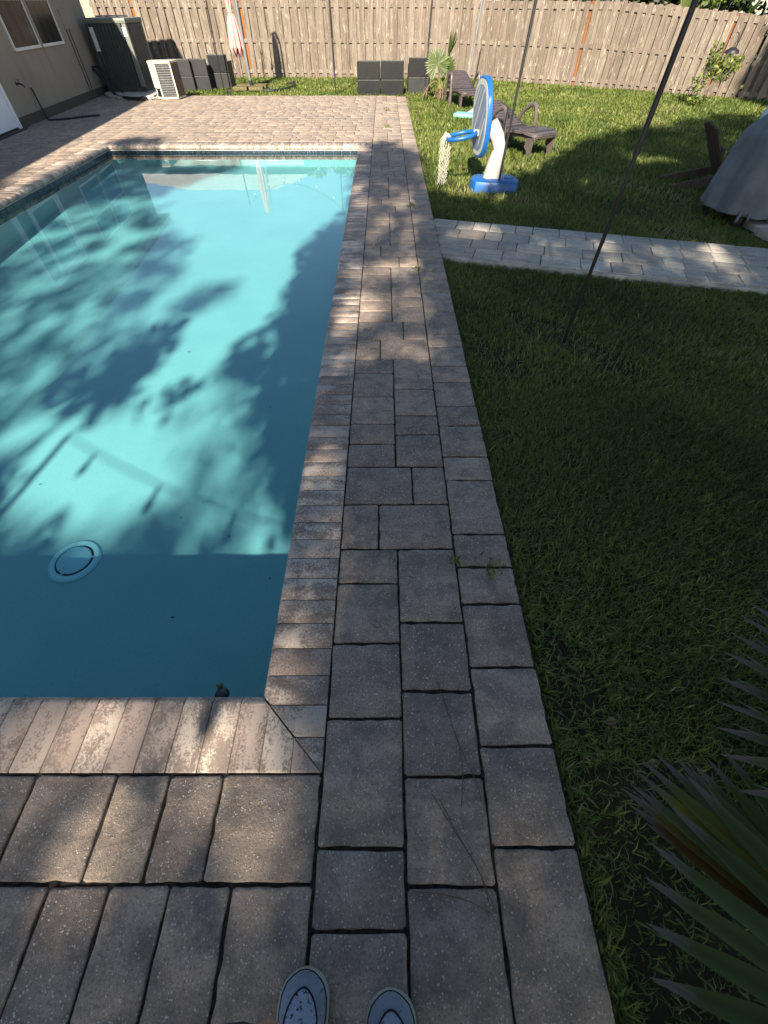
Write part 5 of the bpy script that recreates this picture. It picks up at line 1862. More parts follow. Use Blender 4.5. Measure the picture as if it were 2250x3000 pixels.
# ------------------------------------------------------------------ shade trees behind the photographer
# ground plan of sun and shade: (share of shade, polygon), later entries win
PLAN = [
    (0.06, [(-3.8, 7.52), (-2.96, 8.8), (-2.06, 9.42), (-0.66, 10.49), (-0.54, 6.57), (-0.94, 5.94), (-1.11, 5.01), (-1.14, 4.24), (-1.26, 3.49), (-1.43, 3.02), (-1.63, 2.61), (-1.87, 2.31), (-2.09, 2.04), (-2.23, 1.84), (-2.51, 1.97), (-2.33, 2.61), (-2.31, 3.2), (-2.4, 4.01), (-2.87, 5.85), (-3.14, 6.02)]),
    (0.06, [(-2.23, 1.84), (-2.57, 2.04), (-2.92, 2.1), (-3.09, 1.66), (-3.24, 1.49), (-2.77, 0.49), (-2.35, 0.47), (-1.82, 0.45), (-1.81, 0.74), (-1.81, 1.12), (-1.98, 1.38), (-1.86, 1.6), (-2.07, 1.97)]),
    (0.25, [(-3.24, 1.49), (-3.09, 1.66), (-2.92, 2.1), (-3.15, 2.17), (-3.41, 1.84)]),
    (0.55, [(-1.82, 0.45), (-1.81, 0.74), (-1.81, 1.12), (-1.98, 1.38), (-1.86, 1.6), (-2.07, 1.97), (-1.87, 2.31), (-1.63, 2.61), (-1.29, 2.38), (-1.17, 1.54), (-0.96, 1.02), (-0.79, 0.7), (-0.82, 0.38)]),
    (0.5, [(-5.7, 6.47), (-4.45, 7.29), (-3.76, 7.41), (-3.14, 6.02), (-2.87, 5.85), (-2.4, 4.01), (-2.31, 3.2), (-2.53, 2.85), (-2.87, 2.53), (-3.15, 2.17), (-3.47, 1.97)]),
    (0.1, [(-1.31, 3.49), (-1.11, 3.29), (-1.08, 2.98), (-1.23, 2.9), (-1.4, 3.11)]),
    (0.1, [(-1.12, 1.17), (-0.88, 1.12), (-0.83, 0.74), (-1.06, 0.79)]),
    (0.12, [(-1.71, 1.6), (-1.54, 1.72), (-1.43, 1.32), (-1.6, 1.27)]),
    (0.35, [(-4.47, 5.23), (-4.14, 5.77), (-3.56, 6.11), (-3.26, 5.77), (-3.5, 5.01), (-4.03, 4.48)]),
    (0.3, [(-3.07, 3.49), (-2.74, 4.01), (-2.42, 4.01), (-2.45, 3.39), (-2.71, 2.98)]),
    (0.35, [(-3.47, 2.53), (-3.36, 2.77), (-3.11, 2.61), (-3.25, 2.31)]),
    (0.45, [(-4.37, 7.08), (-3.8, 7.29), (-3.47, 6.47), (-3.95, 6.11)]),
    (0.85, [(-2.43, 3.85), (-2.25, 4.18), (-1.97, 4.39), (-1.89, 4.1), (-2.12, 3.85), (-2.3, 3.54)]),
    (1.0, [(-1.08, 4.18), (-0.87, 5.45), (-0.49, 6.38), (-0.52, 5.01), (-0.71, 2.53), (-0.77, 1.27), (-0.89, 1.32), (-1.18, 1.6), (-1.33, 2.1), (-1.31, 2.53), (-1.18, 2.85), (-1.07, 3.59)]),
    (0.05, [(-1.45, 8.83), (-0.23, 8.83), (-0.25, 10.09), (0.59, 8.99), (0.55, 7.07), (0.8, 6.64), (1.08, 6.48), (1.44, 6.85), (2.0, 7.42), (2.73, 8.43), (3.59, 9.78), (4.59, 10.96), (5.65, 11.54), (7.03, 12.4), (7.78, 12.87), (8.58, 12.63), (14.19, 22.19), (-10.77, 22.19), (-8.51, 12.51), (-4.95, 6.44), (-4.89, 9.34)]),
    (0.8, [(0.6, 5.68), (3.9, 4.65), (3.39, 3.77), (0.57, 4.65)]),
    (1.0, [(-0.29, 8.37), (0.3, 8.52), (0.54, 8.08), (0.56, 7.18), (-0.32, 7.07)]),
    (0.35, [(-0.3, 6.54), (0.09, 6.54), (0.11, 5.48), (-0.23, 5.4)]),
    (0.62, [(-0.51, 7.07), (0.55, 7.07), (0.44, 4.48), (0.55, 2.53), (-0.45, 2.53), (-0.48, 3.26)]),
    (0.78, [(-0.45, 2.53), (-0.21, 2.53), (-0.19, 1.07), (-0.41, 1.07)]),
    (0.15, [(0.07, 4.48), (0.35, 4.48), (0.32, 3.95), (0.09, 3.95)]),
    (0.12, [(-0.24, 3.67), (0.08, 3.67), (0.08, 3.41), (-0.24, 3.33)]),
    (0.1, [(-0.52, 3.26), (-0.2, 3.26), (-0.2, 2.83), (-0.47, 2.77)]),
    (0.2, [(-0.03, 2.97), (0.27, 2.97), (0.27, 2.71), (-0.03, 2.71)]),
    (0.3, [(-0.55, 2.59), (-0.21, 2.65), (-0.23, 2.37), (-0.51, 2.27)]),
    (0.35, [(-0.19, 2.12), (0.0, 2.17), (0.03, 1.9), (-0.19, 1.9)]),
    (0.3, [(-0.49, 1.86), (-0.21, 1.9), (-0.23, 1.66), (-0.47, 1.62)]),
    (0.55, [(-0.5, 1.07), (-0.21, 1.07), (-0.2, 0.35), (-0.45, 0.41)]),
    (0.2, [(-0.46, 0.97), (-0.27, 0.96), (-0.28, 0.81), (-0.44, 0.79)]),
    (0.25, [(-0.45, 0.57), (-0.26, 0.59), (-0.26, 0.45), (-0.45, 0.45)]),
    (0.3, [(-0.2, 0.88), (-0.06, 0.88), (-0.09, 0.64), (-0.2, 0.64)]),
    (0.3, [(0.39, 1.12), (0.58, 1.12), (0.57, 0.88), (0.37, 0.88)]),
    (0.6, [(-1.42, 0.41), (-0.45, 0.41), (-0.21, 0.17), (-0.23, -0.09), (-0.47, -0.09), (-1.11, -0.11)]),
    (0.1, [(-1.3, 0.21), (-1.15, 0.32), (-1.08, 0.35), (-1.09, 0.21), (-1.18, 0.17)]),
    (0.1, [(-0.85, 0.26), (-0.69, 0.37), (-0.56, 0.38), (-0.59, 0.19), (-0.74, 0.17)]),
    (0.15, [(-0.92, 0.06), (-0.73, 0.16), (-0.55, 0.14), (-0.6, -0.04), (-0.71, -0.1), (-0.88, -0.09)]),
    (0.7, [(-1.1, -0.12), (-0.46, -0.12), (-0.47, -0.36), (-0.96, -0.36)]),
    (0.1, [(1.24, 6.74), (1.69, 6.85), (1.64, 6.24), (1.23, 6.24)]),
    (0.1, [(2.71, 7.67), (3.15, 7.67), (2.99, 7.07), (2.58, 7.11)]),
    (0.15, [(3.89, 8.99), (4.86, 9.27), (4.91, 8.52), (4.01, 8.31)]),
    (0.2, [(3.3, 5.18), (3.75, 5.25), (3.64, 4.59), (3.11, 4.65)]),
    (0.2, [(0.71, 5.72), (1.45, 5.56), (1.32, 5.18), (0.87, 5.25)]),
    (0.2, [(0.62, 4.72), (0.94, 4.65), (0.83, 4.48), (0.6, 4.53)]),
    (0.5, [(3.25, 4.48), (3.8, 4.48), (3.55, 4.04), (3.08, 4.04)]),
    (1.0, [(3.55, 9.41), (4.34, 10.26), (5.37, 10.87), (6.66, 11.64), (8.12, 11.85), (6.55, 9.16), (3.35, 8.99)]),
    (0.9, [(-5.04, 10.09), (-4.42, 10.51), (-3.99, 9.52), (-4.76, 9.41)]),
]


def inside(px, py, poly):
    n_ = len(poly)
    r_ = np.zeros(px.shape, bool)
    j = n_ - 1
    for i in range(n_):
        xi, yi = poly[i]; xj, yj = poly[j]
        hit = ((yi > py) != (yj > py)) & (px < (xj - xi) * (py - yi) / (yj - yi + 1e-12) + xi)
        r_ ^= hit
        j = i
    return r_


g2 = np.random.default_rng(2024)
NC = 26000
qx = g2.uniform(-8.0, 9.0, NC)
qy = g2.uniform(-3.0, 13.0, NC)
dens = np.full(NC, 0.99)
dens[(qx < -5.6) & (qy < 4)] = 0.5
for d_, poly in PLAN:
    dens[inside(qx, qy, poly)] = d_
# boughs leave gaps: a porous, streaky pattern over the pool side
fq = np.zeros(NC)
for _ in range(26):
    th_ = g2.uniform(-0.5, 0.5)
    k1 = 2 * np.pi / g2.uniform(0.35, 0.95)
    fq += np.cos((math.sin(th_) * qx * 0.6 + math.cos(th_) * qy) * k1 + qx * g2.uniform(-3.5, 3.5) + g2.uniform(0, 6.28))
fq /= math.sqrt(13)
por = (qx < 0.62) & ((qx < -0.35) | (qy > 1.9)) & (qy > -0.15) & (dens > 0.3)
por |= (qx >= 0.62) & (qy > 3.6) & (dens > 0.3)
dens = np.where(por, np.clip(dens + np.where(qx < 0.62, 0.27, 0.22) * fq - 0.05, 0.1, 0.985), dens)
# coverage -> clump probability
lam = np.where(dens >= 0.97, 1.0, np.clip(-np.log(1 - np.clip(dens, 0, .985)) / 4.2, 0, 1))
lam[dens <= 0.08] = 0.0
keep = g2.uniform(0, 1, NC) < lam
qx, qy = qx[keep], qy[keep]
n_ = len(qx)
hz_ = 8.2 + g2.normal(0, 0.7, n_) + 0.10 * np.abs(qx) + 0.05 * qy
hz_ = np.clip(hz_, 6.4, 12.0)
tt = hz_ / SUN.z
cen = np.stack([qx + tt * SUN.x, qy + tt * SUN.y, hz_], 1)
LPC = 7
# unseen low boughs added to darken the near lawn and the end of the deck; they shade ground that is in shade anyway
nb_ = 9000
bx, by, bz = g2.uniform(-4.0, 6.5, nb_), g2.uniform(-5.0, 1.6, nb_), g2.uniform(3.2, 5.6, nb_)
lx_, ly_ = bx - bz / SUN.z * SUN.x, by - bz / SUN.z * SUN.y
dl = np.full(nb_, 0.965)
for d_, poly in PLAN:
    dl[inside(lx_, ly_, poly)] = d_
okb = (dl > 0.9) & ((bx > 0.4) | (by < -1.0))
# and a bough that shades the right-hand corner of the fence
fx, fy, fz_ = g2.uniform(9.35, 12.4, 900), g2.uniform(13.2, 15.5, 900), g2.uniform(-0.05, 1.3, 900)
ft = g2.uniform(13, 17, 900)
cen = np.concatenate([cen, np.stack([bx, by, bz], 1)[okb], np.stack([fx + ft * SUN.x, fy + ft * SUN.y, fz_ + ft * SUN.z], 1)])
n_ = len(cen)
pts = np.repeat(cen, LPC, 0) + g2.normal(0, 0.085, (n_ * LPC, 3))
tp = np.array([(-6.6, -12.0), (-2.0, -13.0), (3.0, -11.0), (7.0, -9.5)])
own = np.argmin(((pts[:, None, :2] - tp[None]) ** 2).sum(2), 1)
labels = ['spreading oak whose shade falls across the house side of the pool', 'spreading oak whose shade dapples the pool and the deck', 'spreading oak whose shade falls over the near lawn and path', 'spreading oak whose shade covers the lawn around the covered grill']
for k in range(4):
    t = thing('shade_tree', labels[k], 'tree', (tp[k][0], tp[k][1], LAWN_Z), 0, 'oaks behind the photographer')
    sel = pts[own == k] - np.array([tp[k][0], tp[k][1], LAWN_Z])
    link('crown', leaf_cloud(sel, 0.17, M['leaf_oak'], 'crown', 60 + k, 0.62, up=0.9), t)
    lim = MB()
    lim.tube([(0, 0, -0.2), (0.05, 0.0, 1.6), (-0.05, 0.1, 4.0), (0.0, 0.0, 6.6)], [0.30, 0.24, 0.2, 0.14], 12)
    for e_ in sel[g2.choice(len(sel), min(16, len(sel)), replace=False)]:
        e_ = Vector(e_)
        s_ = Vector((0, 0.03, g2.uniform(3.6, 6.4)))
        lim.tube(spline([s_, s_.lerp(e_, .5) + Vector((0, 0, .25)), e_], 4), list(np.linspace(0.045, 0.012, 9)), 6)
    soft(lim.build('trunk', M['bark'], t))

# ------------------------------------------------------------------ grass
g2 = np.random.default_rng(99)


def zone(x0, x1, y0, y1, dens_, h0, h1, w):
    n_ = int((x1 - x0) * (y1 - y0) * dens_)
    x = g2.uniform(x0, x1, n_); y = g2.uniform(y0, y1, n_)
    # only what a camera near this spot could see
    dep = y * 0.6237 + 1.67 * 0.7817
    ok = np.abs(x) < dep * 0.94 + 0.6 + 0.08 * np.abs(y)
    ok &= ~((x < 0.592) & (y < 15.6))
    ca, sa = math.cos(path.rotation_euler.z), math.sin(path.rotation_euler.z)
    lx = (x - 0.60) * ca + (y - 4.63) * sa
    ly = -(x - 0.60) * sa + (y - 4.63) * ca
    wob = 0.02 * np.sin(lx * 9) + 0.015 * np.sin(lx * 23)
    ok &= ~((lx > -0.2) & (ly > -0.03 + wob) & (ly < 1.055 - 0.028 * np.clip(lx - 1.2, 0, 9) ** 1.3 + wob))
    ok &= ~((x > 4.15) & (y > 5.1) & (y < 5.7) & (x < 6))
    ok &= ~((np.abs(x - 1.5) < .26) & (np.abs(y - 7.13) < .2))
    # bare and thin patches
    f_ = np.sin(x * 2.3 + 1.3 * np.sin(y * 1.7)) + np.sin(y * 2.9 + 1.1 * np.sin(x * 3.1 + 1)) + 0.7 * np.sin(x * 7.1 + y * 5.3)
    thin = np.where(f_ > 1.7, 0.35, 1.0)
    thin = np.where((x < 1.15) & (y < 0.2) & (x > 0.66), 0.28, thin)
    thin = np.where(((x - 3.6) / .9) ** 2 + ((y - 6.3) / .5) ** 2 < 1, 0.45, thin)
    ok &= g2.uniform(0, 1, n_) < thin
    x, y, f_ = x[ok], y[ok], f_[ok]
    return x, y, g2.uniform(h0, h1, len(x)), g2.uniform(.7, 1.3, len(x)) * w, f_


zs = [zone(0.59, 3.4, -1.0, 2.4, 17000, .022, .058, .0038), zone(0.59, 5.2, 2.4, 6.5, 7000, .03, .065, .0056), zone(0.59, 8.0, 6.5, 10.5, 2300, .045, .09, .009),
      zone(0.59, 10.5, 10.5, 15.6, 1250, .05, .095, .013), zone(-6.5, 11.0, 15.56, 20.6, 900, .05, .10, .016)]
# taller fringe along the paving edge
n_ = 5200
ye = g2.uniform(-1, 15.5, n_) ** 1.0
ye = -1 + 16.5 * g2.uniform(0, 1, n_) ** 1.7
lxp = np.abs(ye - 5.15) > 0.55
ye = ye[lxp]
zs.append((0.600 + np.abs(g2.normal(0, .018, len(ye))), ye, g2.uniform(.035, .085, len(ye)), g2.uniform(.7, 1.3, len(ye)) * .0052, np.zeros(len(ye))))
gx, gy, gh, gw, gf = (np.concatenate([z_[k] for z_ in zs]) for k in range(5))
n_ = len(gx)
az_ = g2.uniform(0, 2 * np.pi, n_)
lean = g2.uniform(0.12, 1.0, n_) ** 0.65
wid = np.where(g2.uniform(0, 1, n_) < .12, 1.9, g2.uniform(.6, 1.25, n_))
gw = gw * wid
dxy = np.stack([np.cos(az_), np.sin(az_)], 1)
sxy = np.stack([-np.sin(az_), np.cos(az_)], 1)
b0 = np.stack([gx, gy, np.full(n_, LAWN_Z - 0.004)], 1)
v = np.zeros((n_, 5, 3))
for i, (f_, wf) in enumerate(((0, 1.0), (0.55, 0.85))):
    off = lean * gh * f_ ** 1.5 * 0.95
    up_ = gh * f_ * np.sqrt(np.clip(1 - (lean * f_ * .8) ** 2, .05, 1))
    c = b0.copy()
    c[:, :2] += dxy * off[:, None]
    c[:, 2] += up_
    v[:, 2 * i] = c; v[:, 2 * i + 1] = c
    v[:, 2 * i, :2] -= sxy * (gw * wf * .5)[:, None]
    v[:, 2 * i + 1, :2] += sxy * (gw * wf * .5)[:, None]
v[:, 4] = b0
v[:, 4, :2] += dxy * (lean * gh * 1.15)[:, None]
v[:, 4, 2] += gh * np.sqrt(np.clip(1 - (lean * .95) ** 2, .03, 1))
ii = np.arange(n_)[:, None] * 5
F = np.concatenate([ii + np.array([[0, 1, 3]]), ii + np.array([[0, 3, 2]]), ii + np.array([[2, 3, 4]])], 1).reshape(-1, 3)
pat = np.sin(gx * 1.1 + 2 * np.sin(gy * .9)) * np.sin(gy * 1.4 + 1.3 * np.sin(gx * 1.9 + 2)) + 0.5 * np.sin(gx * 5.2 + 1.7 * gy) * np.sin(gy * 4.4 - gx)
rv = np.clip(g2.beta(2.2, 2.6, n_) + 0.07 * np.clip(gf, -1.5, 2.2) + 0.13 * pat + (g2.uniform(0, 1, n_) < .03 + .10 * (pat > .75)) * 0.5, 0, 1)
tag(link('grass', blade_mesh('grass', v.reshape(-1, 3), F, M['grass'], {'rnd': np.repeat(rv, 5)})), kind='stuff', label='lawn grass, thick and green with thin patches')

# ------------------------------------------------------------------ small things
t = thing('toy_turtle', 'small olive green turtle shaped float with a dark shell at the near pool edge', 'turtle float', (-0.635, 0.438, WATER_Z), 0.1)
m = MB(); m.lathe([(0.0, -0.012), (0.034, -0.010), (0.040, 0.0), (0.032, 0.018), (0.016, 0.028), (0.0, 0.031)], n=20); soft(m.build('shell', M['turtle_shell'], t), 80)
t.scale = (0.72, 0.72, 0.72)
m = MB(); m.lathe([(0.0, -0.016), (0.012, -0.012), (0.018, 0.0), (0.014, 0.012), (0.0, 0.017)], c=(-0.014, 0.046, 0.012), n=14); soft(m.build('head', M['turtle_green'], t), 80)
for sx in (-1, 1):
    m = MB(); m.lathe([(0.0, -0.005), (0.0045, 0.0), (0.0, 0.005)], c=(-0.014 + sx * 0.0135, 0.05, 0.020), n=10); soft(m.build('eye', M['turtle_shell'], t), 80)
for k, pts in enumerate(([(0.195, 0.475, .003), (0.235, 0.33, .006), (0.262, 0.20, .006), (0.245, 0.075, .004)], [(0.215, 0.40, .005), (0.262, 0.24, .006), (0.305, 0.135, .004), (0.31, 0.09, .004)], [(0.155, 0.11, .004), (0.215, 0.02, .007), (0.275, -0.07, .006), (0.315, -0.165, .004)], [(0.175, 0.10, .004), (0.232, 0.0, .006), (0.278, -0.075, .007), (0.30, -0.15, .004)], [(0.085, -0.12, .003), (0.16, -0.125, .006), (0.24, -0.14, .006), (0.30, -0.165, .004)])):
    o = MB().tube(spline(pts, 5), 0.0013, 5).build('pine_needle', M['needle'])
    tag(o, ['long straight pine needle, the upper one of the crossing pair beside the deck border', 'long pine needle bending to the right beside the upper crossing pair', 'pine needle forming the inner line of the lower pair near the shoes', 'pine needle forming the outer line of the lower pair near the shoes', 'short pine needle lying nearly crosswise just above the right shoe'][k], 'pine needle', 'pine needles on the deck')
wl = ['small weed sprouting from the paver joint beside the path turnoff', 'small weed in the joint at the middle of the border row', 'thin grass sprout in the sunlit border paver joint', 'tiny weed in the joint near the pool corner', 'weed tuft in the patio joint near the wicker chairs', 'weed tuft in the walkway joint at the far end of the pool']
for k, (x, y, s_) in enumerate(((0.333, 6.15, .07), (0.331, 4.22, .06), (0.50, 0.955, .07), (0.334, 0.98, .05), (0.1, 13.2, .09), (0.06, 11.2, .10))):
    cs = np.array([x, y, 0.012]) + g2.normal(size=(22, 3)) * np.array([s_ * .4, s_ * .4, .010])
    cs[:, 2] = np.clip(cs[:, 2], 0.004, .06)
    o = link('weed', leaf_cloud(cs, s_ * .55, M['leaf_bush'], 'weed', 70 + k, .3, 1.2))
    tag(o, wl[k], 'weed', 'weeds in the paver joints')
# specks of leaf on the pool floor
for k in range(9):
    x, y = [(-1.25, 1.02), (-0.72, 1.28), (-1.42, 1.75), (-2.55, 2.05), (-0.98, 2.9), (-1.9, 3.7), (-1.2, 5.2), (-2.6, 6.6), (-1.05, 1.6)][k]
    m = MB()
    c_ = Vector((x, y, floor_z(y) + 0.004))
    a_ = Vector((math.cos(k * 2.1), math.sin(k * 2.1), 0)) * rng.uniform(.010, .018)
    b_ = Vector((-a_.y, a_.x, 0)) * 0.35
    m.add([c_ - a_, c_ - b_ + Vector((0, 0, .002)), c_ + a_, c_ + b_ + Vector((0, 0, .003))], [(0, 1, 2), (0, 2, 3)])
    tag(m.build('leaf_speck', M['needle']), 'tiny dark leaf speck lying on the pool floor', 'leaf', 'leaf specks on the pool floor')
# leaf litter on the ground under the big palm
t_ = [('dry brown leaf curled on the soil below the palm tips', 0.83, 0.33), ('pale dry leaf on the soil right of the deck edge', 0.93, 0.20)]
for k, (lb, x, y) in enumerate(t_):
    m = MB()
    m.add([(x - .03, y, LAWN_Z + .02), (x, y - .012, LAWN_Z + .03), (x + .03, y + .005, LAWN_Z + .022), (x, y + .016, LAWN_Z + .033)], [(0, 1, 2), (0, 2, 3)])
    tag(m.build('dry_leaf', M['dead']), lb, 'leaf', 'dry leaves on the soil')

# ------------------------------------------------------------------ the photographer
per = thing('person', 'person standing on the pavers in dirty white slip-on sneakers and dark green shorts', 'person', (-0.10, -0.55, 0))
# continuous body grown from a skeleton
J = {'pel': (0.0, -0.08, 0.90), 'spine': (0.0, -0.10, 1.12), 'chest': (0.0, -0.08, 1.33), 'neck': (0.0, -0.05, 1.47), 'head0': (0.0, -0.02, 1.56), 'head1': (0.0, 0.0, 1.70),
     'hipL': (-0.10, -0.06, 0.86), 'kneeL': (-0.105, 0.268, 0.478), 'ankL': (-0.115, 0.05, 0.10), 'footL': (-0.110, 0.17, 0.05),
     'hipR': (0.10, -0.06, 0.86), 'kneeR': (0.115, 0.09, 0.475), 'ankR': (0.115, 0.02, 0.10), 'footR': (0.118, 0.14, 0.05),
     'shL': (-0.18, -0.07, 1.38), 'elL': (-0.23, 0.05, 1.13), 'wrL': (-0.08, 0.27, 1.34), 'haL': (-0.045, 0.34, 1.40),
     'shR': (0.18, -0.07, 1.38), 'elR': (0.25, 0.05, 1.13), 'wrR': (0.22, 0.27, 1.34), 'haR': (0.19, 0.34, 1.40)}
E_ = [('pel', 'spine'), ('spine', 'chest'), ('chest', 'neck'), ('neck', 'head0'), ('head0', 'head1'), ('pel', 'hipL'), ('hipL', 'kneeL'), ('kneeL', 'ankL'), ('ankL', 'footL'), ('pel', 'hipR'), ('hipR', 'kneeR'), ('kneeR', 'ankR'), ('ankR', 'footR'),
      ('chest', 'shL'), ('shL', 'elL'), ('elL', 'wrL'), ('wrL', 'haL'), ('chest', 'shR'), ('shR', 'elR'), ('elR', 'wrR'), ('wrR', 'haR')]
RAD = {'pel': .13, 'spine': .115, 'chest': .135, 'neck': .055, 'head0': .075, 'head1': .085, 'hipL': .09, 'hipR': .09, 'kneeL': .056, 'kneeR': .058, 'ankL': .038, 'ankR': .038, 'footL': .034, 'footR': .034, 'shL': .055, 'shR': .055, 'elL': .04, 'elR': .04, 'wrL': .028, 'wrR': .028, 'haL': .035, 'haR': .035}


def skin_mesh(name, joints, edges, radii, root, mat, parent, sub=2):
    names = list(joints)
    me = bpy.data.meshes.new(name)
    me.from_pydata([joints[n_] for n_ in names], [(names.index(a), names.index(b)) for a, b in edges], [])
    me.materials.append(mat)
    o = link(name, me, parent)
    o.modifiers.new('skin', 'SKIN').use_smooth_shade = True
    for i, n_ in enumerate(names):
        r_ = radii[n_]
        me.skin_vertices[0].data[i].radius = (r_, r_)
        me.skin_vertices[0].data[i].use_root = (n_ == root)
    sb = o.modifiers.new('sub', 'SUBSURF')
    sb.levels = 1; sb.render_levels = sub
    return o


body = skin_mesh('body', J, E_, RAD, 'pel', M['skin'], per)
for s_, sx in (('L', 1), ('R', -1)):
    w_ = Vector(J['ha' + s_])
    for k, (dx, L_) in enumerate(((-.03, .06), (-.01, .075), (.01, .072), (.03, .055))):
        b_ = w_ + Vector((dx, 0.015, 0.015))
        f_ = {'a': tuple(b_), 'b': tuple(b_ + Vector((sx * .01, .02, L_ * .6))), 'c': tuple(b_ + Vector((sx * .03, .01, L_)))}
        skin_mesh('finger', f_, [('a', 'b'), ('b', 'c')], {'a': .010, 'b': .009, 'c': .007}, 'a', M['skin'], body, 1)
    b_ = w_ + Vector((sx * .03, 0, 0))
    f_ = {'a': tuple(b_), 'b': tuple(b_ + Vector((sx * .03, .01, .02))), 'c': tuple(b_ + Vector((sx * .045, .012, .045)))}
    skin_mesh('thumb', f_, [('a', 'b'), ('b', 'c')], {'a': .012, 'b': .010, 'c': .008}, 'a', M['skin'], body, 1)
# clothes
m = MB()


def oval_sec(c, rx, ry, n_=24):
    return [Vector((c[0] + rx * math.cos(2 * math.pi * k / n_), c[1] + ry * math.sin(2 * math.pi * k / n_), c[2])) for k in range(n_)]


m.rings([oval_sec((0, -.08, .88), .185, .15), oval_sec((0, -.09, 1.0), .175, .14), oval_sec((0, -.10, 1.2), .18, .135), oval_sec((0, -.085, 1.36), .19, .125), oval_sec((0, -.06, 1.44), .11, .085), oval_sec((0, -.055, 1.47), .07, .065)], cap=False)
m.build('shirt', M['tee'], per, smooth=True)
for sx in (-1, 1):
    s_ = 'L' if sx < 0 else 'R'
    a, b = Vector(J['sh' + s_]), Vector(J['el' + s_])
    m = MB(); m.tube([a + Vector((-sx * .05, 0, .03)), a, a.lerp(b, .6)], [.07, .078, .068], 14, cap=False); m.build('sleeve', M['tee'], per, smooth=True)
for s_ in 'LR':
    a, b = Vector(J['hip' + s_]), Vector(J['knee' + s_])
    m = MB(); m.tube([a + Vector((0, 0, .10)), a, a.lerp(b, .5), a.lerp(b, .94) + Vector((-.058 if s_ == 'L' else .01, 0.0, 0))], [.13, .118, .098, .084], 18, cap=False); m.build('shorts_leg', M['shorts'], per, smooth=True)
m = MB(); m.rings([oval_sec((0, -.08, .80), .17, .14), oval_sec((0, -.08, .95), .188, .152), oval_sec((0, -.09, 1.0), .178, .145)], cap=False); m.build('waistband', M['shorts'], per, smooth=True)
hd = MB()
hd.lathe([(0.0, 0.125), (.05, .118), (.088, .08), (.098, .03), (.09, -.03), (.06, -.05)], c=(0, -0.025, 1.675), n=20)
hd.build('hair', M['hair'], per, smooth=True)
m = MB(); m.tube([(0, .085, 1.66), (0, .108, 1.635), (0, .088, 1.625)], [.010, .015, .010], 8); soft(m.build('nose', M['skin'], per), 90)
for sx in (-1, 1):
    m = MB(); m.lathe([(0, -.012), (.012, 0), (0, .012)], c=(sx * .033, .076, 1.665), n=10); soft(m.build('eye', M['hair'], per), 90)
    m = MB(); m.lathe([(0, -.03), (.012, -.015), (.014, .015), (0, .03)], c=(sx * .092, -.01, 1.65), n=8); soft(m.build('ear', M['skin'], per), 90)
m = MB(); m.box((0, .083, 1.595), (.045, .008, .010), bev=.003); m.build('mouth', M['turtle_green'], per)


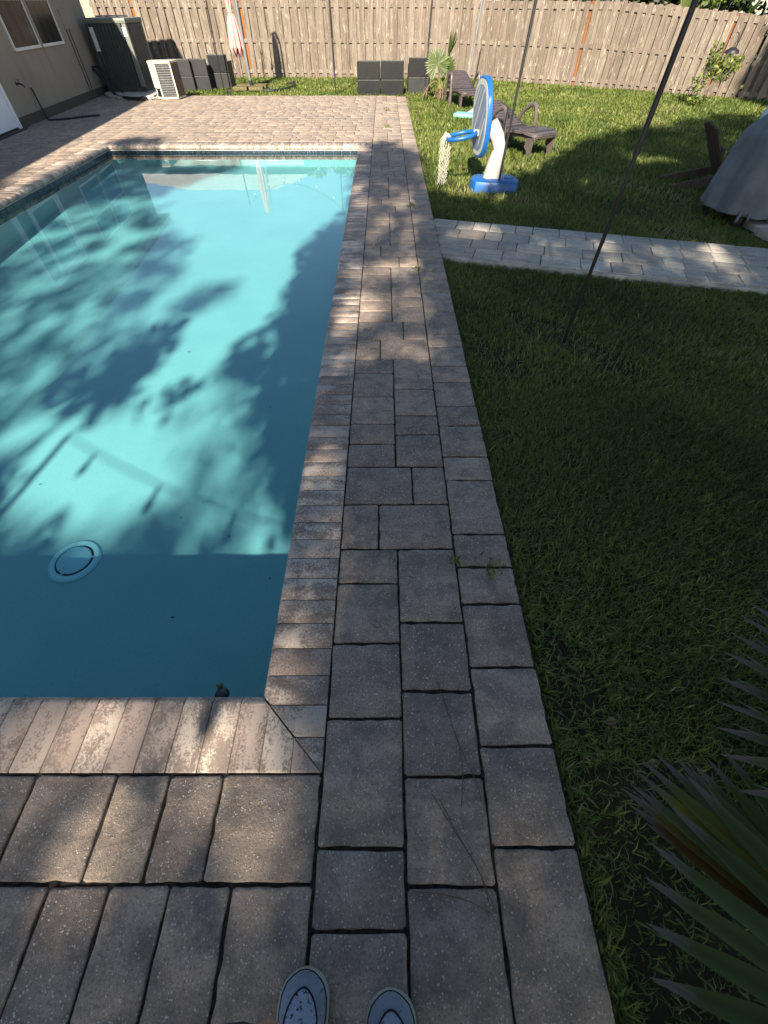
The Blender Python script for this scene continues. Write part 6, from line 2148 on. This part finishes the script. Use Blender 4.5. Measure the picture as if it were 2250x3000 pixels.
# sneakers: outline half-width and crown height along the foot (0 heel, 1 toe)
def sneaker(name, x, ytoe, yaw):
    L_, W_ = 0.29, 0.060
    s_ = empty(name)
    s_.parent = per
    s_.location = (x + 0.10, ytoe - L_ + 0.55, 0)
    s_.rotation_euler.z = yaw
    st = [(0.0, .30), (.03, .52), (.10, .66), (.25, .70), (.45, .74), (.62, .92), (.74, 1.0), (.84, .97), (.91, .83), (.955, .62), (.985, .36), (1.0, .08)]

    def hwid(f_):
        for (a, b), (c, d_) in zip(st[:-1], st[1:]):
            if a <= f_ <= c:
                q = (f_ - a) / (c - a)
                q = q * q * (3 - 2 * q) * .5 + q * .5
                return W_ * (b + (d_ - b) * q)
        return W_ * .08

    def crown(f_):
        return 0.03 + max(0.0, 0.080 - 0.062 * min(1, max(0, (f_ - 0.30) / 0.62)) ** 0.8) * (1 - max(0, (f_ - .90) / .10) ** 2 * .75)

    def out(grow, z):
        fs = [k / 40 for k in range(41)]
        rt = [Vector((hwid(f_) + grow, f_ * L_ * (1 + grow * 3) - grow * .4, z)) for f_ in fs]
        lf = [Vector((-hwid(f_) - grow, f_ * L_ * (1 + grow * 3) - grow * .4, z)) for f_ in reversed(fs)]
        return rt + lf
    m = MB(); m.rings([out(0.002, 0.002), out(0.0045, 0.006), out(0.0045, 0.027), out(0.001, 0.031)])
    soft(m.build('sole', M['sole'], s_), 40)

    def surf(f_, q, lift=0.0):
        w_ = hwid(f_) - 0.001
        z = 0.029 + (crown(f_) - 0.029) * (1 - abs(q) ** 2.6) ** 0.62 + lift
        return Vector((w_ * q * (1 + lift * 6), f_ * L_, z))
    qs = [-1, -.97, -.9, -.78, -.6, -.4, -.2, 0, .2, .4, .6, .78, .9, .97, 1]
    fs = [0.005, .03, .08, .15, .25, .35, .45, .55, .62, .68, .74, .79, .84, .88, .915, .945, .97, .988, .998]
    m = MB(); m.rings([[surf(f_, q) for q in qs] for f_ in fs], closed=False)
    m.build('upper', M['canvas'], s_, smooth=True)
    # vamp panel inside the curved seam
    def vq(f_):
        return 0.74 * math.sqrt(max(0.0, 1 - max(0, (f_ - 0.55) / 0.355) ** 2.6))
    fv = [.30, .40, .48, .55, .62, .68, .74, .79, .83, .86, .885, .898, .903]
    m = MB(); m.rings([[surf(f_, vq(f_) * k / 6, 0.0013) for k in range(-6, 7)] for f_ in fv], closed=False)
    m.build('vamp', M['vamp'], s_, smooth=True)
    fl = [.30, .40, .48, .55, .62, .68, .74, .79, .83, .86, .885, .898, .9045]
    pts = [surf(f_, -vq(f_), .0012) for f_ in fl] + [surf(f_, vq(f_), .0012) for f_ in reversed(fl)]
    m = MB(); m.tube(pts, 0.0021, 6); soft(m.build('vamp_seam', M['seam'], s_), 90)
    pts = [surf(f_, -.985, .0008) for f_ in fs[4:]] + [surf(f_, .985, .0008) for f_ in reversed(fs[4:])]
    m = MB(); m.tube(pts, 0.0017, 6); soft(m.build('sole_seam', M['seam'], s_), 90)
    return s_


sneaker('sneaker', -0.210, -0.266, R(-2))
sneaker('sneaker', 0.021, -0.303, R(1))

# anything without a kind and without a category is a part or belongs to a thing above
for o in col.objects:
    if o.parent is None and o.type in ('MESH', 'EMPTY') and 'kind' not in o and 'category' not in o:
        print('UNTAGGED', o.name)
